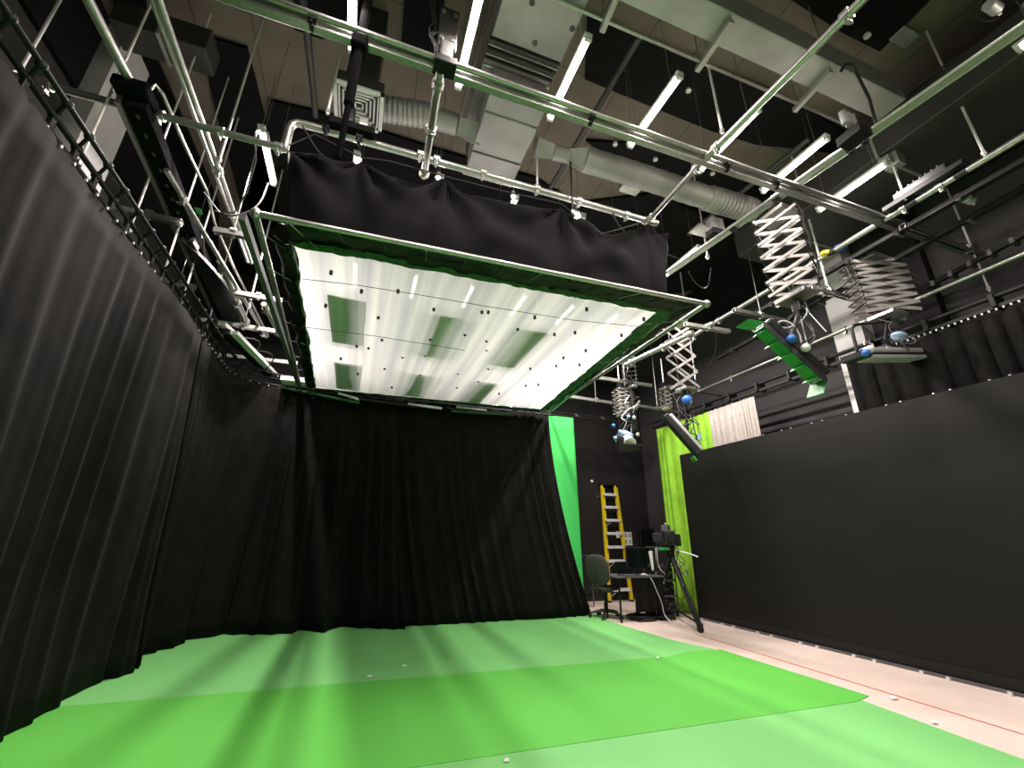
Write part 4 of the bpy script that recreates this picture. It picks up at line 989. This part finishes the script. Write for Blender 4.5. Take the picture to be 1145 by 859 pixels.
# office chair
def chair():
    c = Zp(678, 691, 0); e = empty('office_chair', c, 'dark grey fabric swivel office chair with black five-star base', 'chair')
    u = .98
    for k in range(5):
        a = 2*pi*k/5+.25; d = V(math.cos(a), math.sin(a), 0)
        ba = MB().tube([c+V(0, 0, .12)+d*.03, c+d*.18+V(0, 0, .105), c+d*.30+V(0, 0, .075)], [.030, .024, .016], 10).build('base_arm', 'blackplastic', e, smooth=True)
        w_ = c+d*.30; s = V(-d.y, d.x, 0)
        MB().cyl(w_+s*.012+V(0, 0, .03), w_+s*.035+V(0, 0, .03), .030, 14).cyl(w_-s*.035+V(0, 0, .03), w_-s*.012+V(0, 0, .03), .030, 14).cyl(w_+V(0, 0, .03), w_+V(0, 0, .08), .01, 8).build('castor', 'rubber', ba, smooth=True)
    MB().tube([c+V(0, 0, .09), c+V(0, 0, .26)], .030, 14).tube([c+V(0, 0, .26), c+V(0, 0, .44)], .016, 12).build('gas_column', 'black', e, smooth=True)
    MB().box(c+V(0, 0, .45), (.22, .24, .04)).build('mechanism', 'blackplastic', e, bevel=.01)
    MB().tube([c+V(.05, -.05, .44), c+V(.26, -.08, .42)], .008, 8).build('lever', 'blackplastic', e)
    # seat & back: facing right (+x); backrest at left-rear
    f = V(.87, .50, 0).normalized(); s = V(-f.y, f.x, 0)
    def pad(cn, du, dv, dn, U, W, N, r=.55):
        def fn(a, b):
            th = a*2*pi; ph = (b-.5)*pi
            ex = lambda t, p: math.copysign(abs(t)**p, t)
            x = ex(math.cos(th), r)*ex(math.cos(ph), .5); y = ex(math.sin(th), r)*ex(math.cos(ph), .5); z = ex(math.sin(ph), .8)
            return cn+U*x*du+W*y*dv+N*z*dn
        return MB().grid(fn, 28, 12)
    pad(c+V(0, 0, .50)+f*.02, .245, .24, .045, f, s, V(0, 0, 1)).build('seat', 'midgrey', e, smooth=True)
    bn = (f*.97+V(0, 0, .18)).normalized(); bu = bn.cross(s).normalized(); bu = bu if bu.z > 0 else -bu
    pad(c-f*.245+V(0, 0, .83), .25, .27, .045, s, bu, bn, .7).build('backrest', 'midgrey', e, smooth=True)
    MB().tube([c-f*.05+V(0, 0, .45), c-f*.27+V(0, 0, .46), c-f*.31+V(0, 0, .6), c-f*.29+V(0, 0, .78)], .02, 10).build('back_support', 'blackplastic', e, smooth=True)
chair()
# small black stand behind curtain edge
p = Yp(657, 640, 8.9)
e = empty('folding_chair', (p.x, p.y, 0), 'black folded chair frame half hidden behind the green strip', 'chair')
q = [Yp(649, 621, 8.9), Yp(657, 622, 8.9), Yp(661, 632, 8.9)]
MB().tube([V(q[0].x, 8.9, .02), V(q[0].x, 8.9, q[0].z), q[1], V(q[2].x, 8.9, q[2].z), V(q[2].x+.02, 8.9, .02)], .013, 10).build('frame', 'grey', e, smooth=True)
MB().box(((q[0].x+q[2].x)/2, 8.92, q[0].z-.14), (q[2].x-q[0].x, .02, .22)).build('back_panel', 'blackplastic', e)
MB().box(((q[0].x+q[2].x)/2, 8.93, .45), (q[2].x-q[0].x, .03, .36)).build('seat_panel', 'blackplastic', e)
# desk
DY = 7.75
dl, dr_ = Yp(683, 643, DY), Yp(734, 645, DY)
DZ = .74
dl = Zp(689, 645, DZ); dr_ = V(dl.x+.9, dl.y, DZ)
e = empty('desk', (dl.x+.5, dl.y+.25, 0), 'small dark desk with a black cloth front holding the monitor', 'table')
DX, DYY = dl.x, dl.y
MB().box((DX+.5, DYY+.27, DZ-.015), (1.02, .58, .03)).build('desktop', 'grey', e, bevel=.006)
for x, y in ((.08, .05), (.92, .05), (.08, .50), (.92, .50)): MB().cyl((DX+x, DYY+y, 0), (DX+x, DYY+y, DZ-.03), .018, 10).build('leg', 'black', e, smooth=True)
o = curtain('cloth_front', 'velvet', [V(DX+.38, DYY+.0, DZ-.02), V(DX+.98, DYY+.0, DZ-.02)], [V(DX+.34, DYY-.02, .16), V(DX+.98, DYY-.02, .16)], .02, .15, 8, 8, 3, .5, 1, parent=e)
# monitor on desk
def monitor(c, w_, h, lb, yaw=0, stand=True, name='computer_monitor', wall=False):
    e = empty(name, c-V(0, 0, h/2+(.12 if stand else 0)), lb, 'monitor'); R = Matrix.Rotation(yaw, 3, 'Z')
    cs_ = MB().box(c, (w_, .045, h), R).build('casing', 'blackplastic', e, bevel=.008)
    MB().box(c+R@V(0, -.024, .005), (w_-.03, .004, h-.04), R).build('screen', 'screen', cs_)
    if stand:
        MB().box(c+R@V(0, .03, -h/2-.05), (.06, .03, .14), R).build('neck', 'blackplastic', e)
        MB().box(c+R@V(0, .03, -h/2-.11), (.24, .18, .015), R).build('foot', 'blackplastic', e, bevel=.005)
    else:
        MB().box(c+R@V(0, .06, 0), (.12, .08, .12), R).build('wall_mount', 'black', e)
    return e
mc = V(DX+.42, DYY+.30, DZ+.32)
x0 = Yp(699, 612, DYY+.3); x1 = Yp(724, 636, DYY+.3)
monitor(V((x0.x+x1.x)/2, DYY+.3, (x0.z+x1.z)/2), x1.x-x0.x, abs(x0.z-x1.z), 'black flat computer monitor standing on the desk')
c_ = Yp(729, 627, DYY+.1); e = empty('paper_holder', c_-V(0, 0, .18), 'white sheet of paper propped beside the desk monitor', 'paper')
MB().box(c_, (.075, .01, .34), Matrix.Rotation(-.12, 3, 'Y')).build('sheet', 'paper', e); MB().box(c_+V(.045, .03, .02), (.05, .12, .42)).build('holder', 'blackplastic', e)
# laptop
p = V(DX+.36, DYY+.14, DZ)
e = empty('laptop', p, 'open laptop on the left part of the desk', 'laptop')
MB().box(p+V(0, 0, .010), (.34, .23, .018)).build('base', 'grey', e, bevel=.004)
MB().box(p+V(0, .15, .12), (.34, .012, .22), Matrix.Rotation(-.25, 3, 'X')).build('lid', 'screen', e, bevel=.003)
p = V(DX+.62, DYY+.06, DZ+.02); tag(MB().ball(p, .05, 12, (1.1, .7, .4)).build('computer_mouse', 'white', smooth=True), 'white computer mouse near the front edge of the desk', 'mouse')
P = [V(DX+.66, DYY+.04, DZ+.02), V(DX+.72, DYY-.04, DZ-.05), V(DX+.78, DYY-.06, .5), V(DX+.86, DYY-.08, .3), V(DX+.84, DYY-.12, .12), V(DX+.9, DYY-.2, .03)]
for _ in range(2):
    Q = [P[0]]
    for a, b in zip(P, P[1:]): Q += [a.lerp(b, .25), a.lerp(b, .75)]
    P = Q+[P[-1]]
tag(MB().tube(P, .009, 8).build('cable', 'alu', smooth=True), 'pale cable trailing from the mouse down the front of the desk', 'cable')
# wall monitor & sign
c_ = Yp(725, 600, 9.6); x0, x1 = Yp(715, 591, 9.6), Yp(735, 610, 9.6)
monitor(V((x0.x+x1.x)/2, 9.6, (x0.z+x1.z)/2), x1.x-x0.x, x0.z-x1.z, 'black square screen mounted on the back wall above the desk', stand=False, name='wall_screen')
s0, s1 = Yp(697, 595, 9.74), Yp(707, 610, 9.74); sc_ = (s0+s1)/2; sw, sh = s1.x-s0.x, s0.z-s1.z
e = empty('wall_sign', (sc_.x, 9.74, s1.z), 'white sign with dark pictograms on the back wall beside the ladder', 'sign')
MB().box((sc_.x, 9.735, sc_.z), (sw, .01, sh)).build('plate', 'paper', e)
for dx in (-.25, .25):
    for dz in (-.22, .24):
        c = V(sc_.x+dx*sw, 9.727, sc_.z+dz*sh)
        pg = MB().box(c, (sw*.26, .004, sh*.24)).build('pictogram', 'grey' if dz > 0 else 'doorgreen', e)
        MB().cyl(c+V(0, -.004, 0), c+V(0, -.001, 0), sw*.07, 10).build('symbol', 'paper', pg)
p = Yp(662, 538, 9.73); tag(MB().cyl(p, p+V(0, .02, 0), .035, 12).build('wall_button', 'white'), 'tiny round white fitting on the back wall left of the ladder top', 'switch')
p = Yp(668, 555, 9.73); tag(MB().box(p, (.04, .02, .05)).build('wall_plate', 'grey'), 'tiny grey plate on the back wall beside the ladder rail', 'switch')
p = Yp(691, 598, 9.73); tag(MB().box(p, (.10, .02, .16)).build('wall_socket', 'white'), 'white wall plate seen between the ladder steps', 'switch')
# coiled cable on the floor in two heaps
for (px, py, r, lb) in [(717, 693, .26, 'round coil of thick black cable on the floor before the desk'), (740, 692, .24, 'second coil of black cable on the floor under the tripod')]:
    c = Zp(px, py, 0)
    P = []
    for i in range(150):
        t = i/150*2*pi*5; rr = r*(.80+.2*math.sin(i*.37+px)); P.append(c+V(rr*math.cos(t), rr*math.sin(t), .02+.012*(i/30)+.008*math.sin(i*.9)))
    tag(MB().tube(P, .014, 7).build('cable_coil', 'rubber', smooth=True), lb, 'cable')
# camera on wheeled tripod
def tripod():
    hub = Yp(752, 640, 7.25); c = V(hub.x, 7.25, 0)
    e = empty('camera_tripod', c, 'black wheeled camera tripod with its legs spread beside the desk', 'tripod')
    top = V(c.x, c.y, 1.10)
    feet = [Zp(783, 703, .06), Zp(748, 690, .06)+V(.1, .55, 0), Zp(712, 688, .06)+V(.25, -.05, 0)]
    feet[0].z = .1
    for f in feet:
        MB().tube([top, top.lerp(f, .5)], [.05, .042], 10).build('leg', 'black', e, smooth=True)
        MB().tube([top.lerp(f, .48)+V(.02, 0, 0), f+V(.02, 0, 0)], .024, 10).tube([top.lerp(f, .48)-V(.035, 0, 0), f-V(.035, 0, 0)], .024, 10).build('lower_leg', 'black', e, smooth=True)
        da = MB().tube([c+V(0, 0, .16), f+V(0, 0, .02)], .016, 8).build('dolly_arm', 'black', e, smooth=True)
        MB().cyl((f.x-.02, f.y, .055), (f.x+.02, f.y, .055), .055, 16).box((f.x, f.y, .11), (.06, .08, .05)).build('wheel', 'rubber', da, smooth=True)
        MB().ball(top.lerp(f, .5), .045, 10).build('lock_collar', 'blackplastic', e, smooth=True)
    MB().cyl(top-V(0, 0, .06), top+V(0, 0, .06), .075, 18).build('bowl', 'black', e, smooth=True)
    MB().box(top+V(0, 0, .12), (.13, .16, .12)).build('fluid_head', 'blackplastic', e, bevel=.02)
    MB().tube([top+V(0, -.02, .10), top+V(.2, -.25, .03), top+V(.33, -.35, -.03)], .012, 8).build('pan_handle', 'alu', e, smooth=True)
    e = empty('video_camera', top+V(0, 0, .18), 'black studio video camera on the wheeled tripod with cables', 'camera')
    b = top+V(0, 0, .30)
    R = Matrix.Rotation(-.55, 3, 'Z')
    MB().box(b, (.20, .38, .26), R).build('body', 'blackplastic', e, bevel=.015)
    MB().tube([b+R@V(0, -.18, 0), b+R@V(0, -.30, 0), b+R@V(0, -.36, 0)], [.06, .065, .075], 18).build('lens', 'black', e, smooth=True)
    MB().box(b+R@V(-.05, -.05, .17), (.16, .12, .11), R).build('viewfinder', 'grey', e, bevel=.01)
    MB().tube([b+R@V(0, -.14, .10), b+R@V(0, -.12, .22), b+R@V(0, .08, .24), b+R@V(0, .12, .10)], .014, 8).build('top_handle', 'blackplastic', e, smooth=True)
    MB().box(b+R@V(-.20, -.02, .0), (.20, .04, .16), R).build('side_monitor', 'blackplastic', e, bevel=.006)
    MB().ball(b+R@V(-.05, -.1, .25), .02, 8).build('tally', 'alu', e)
    MB().box(b+V(-.22, -.1, -.20), (.2, .08, .05)).build('green_pouch', 'doorgreen', e, bevel=.01)
    MB().box(b+R@V(.16, .05, -.04), (.10, .22, .22), R).build('battery_pack', 'black', e, bevel=.02)
    MB().box(b+R@V(-.02, .22, .05), (.14, .12, .16), R).build('rear_unit', 'grey', e, bevel=.02)
    for k in range(5): MB().tube(wig(b+R@V(.08, .05*k-.1, -.05), top+V(.1+.04*k, -.1, -.35), .07, 22, 60+k, .1), .007, 6).build('cable', 'alu' if k in (1, 3) else 'rubber', e)
    # equipment crates stacked behind the legs
    for i in range(3):
        zc = .22+i*.27; p = V(c.x+.02, c.y+.42, zc)
        e = empty('equipment_crate', p-V(0, 0, .13), 'black mesh crate of cables behind the tripod, %s of three' % ['bottom', 'middle', 'top'][i], 'crate', 'stacked mesh crates')
        m_ = MB(); hx, hy, hz = .22, .18, .125
        for sx in (-1, 1):
            for sy in (-1, 1): m_.beam(p+V(sx*hx, sy*hy, -hz), p+V(sx*hx, sy*hy, hz), .02, .02)
        for sz in (-1, 1):
            for sy in (-1, 1): m_.beam(p+V(-hx, sy*hy, sz*hz), p+V(hx, sy*hy, sz*hz), .02, .02)
            for sx in (-1, 1): m_.beam(p+V(sx*hx, -hy, sz*hz), p+V(sx*hx, hy, sz*hz), .02, .02)
        m_.build('frame', 'grey', e)
        MB().box(p+V(0, 0, -.01), (.40, .32, .20)).build('lining', 'blackplastic', e, bevel=.02)
        for k in range(3): MB().tube(wig(p+V(-.18, -.17, -.05+.04*k), p+V(.18, -.17, .02*k), .04, 20, 70+i*3+k), .008, 6).build('cable', 'grey', e)
    p = V(c.x+.02, c.y+.42, .045)
    e = empty('crate_trolley', (p.x, p.y, 0), 'low black trolley under the stacked mesh crates', 'trolley')
    MB().box((p.x, p.y, .075), (.5, .42, .03)).build('deck', 'black', e, bevel=.005)
    for sx in (-1, 1):
        for sy in (-1, 1): MB().cyl((p.x+sx*.2-.012, p.y+sy*.16, .03), (p.x+sx*.2+.012, p.y+sy*.16, .03), .03, 12).build('castor', 'rubber', e, smooth=True)
tripod()
# silver stand left of the tripod
c = Zp(741, 694, 0); c = V(c.x-.05, c.y+.15, 0)
e = empty('monitor_stand', c, 'slim grey stand with a crossbar between desk and tripod', 'stand')
t_ = V(Yp(733, 612, c.y).x, c.y, Yp(733, 612, c.y).z)
MB().tube([c+V(.03, 0, .02), t_], .018, 10).build('pole', 'alu', e, smooth=True)
MB().beam(t_+V(-.22, 0, 0), t_+V(.05, 0, 0), .03, .025).build('crossbar', 'grey', e)
for a in (0, 2.1, 4.2): MB().tube([c+V(.03, 0, .12), c+V(.25*math.cos(a), .2*math.sin(a), .015)], .012, 8).build('foot', 'black', e, smooth=True)
MB().tube(wig(t_+V(.02, -.02, 0), c+V(.2, -.1, .6), .06, 24, 88, .1), .008, 6).build('cable', 'alu', e)
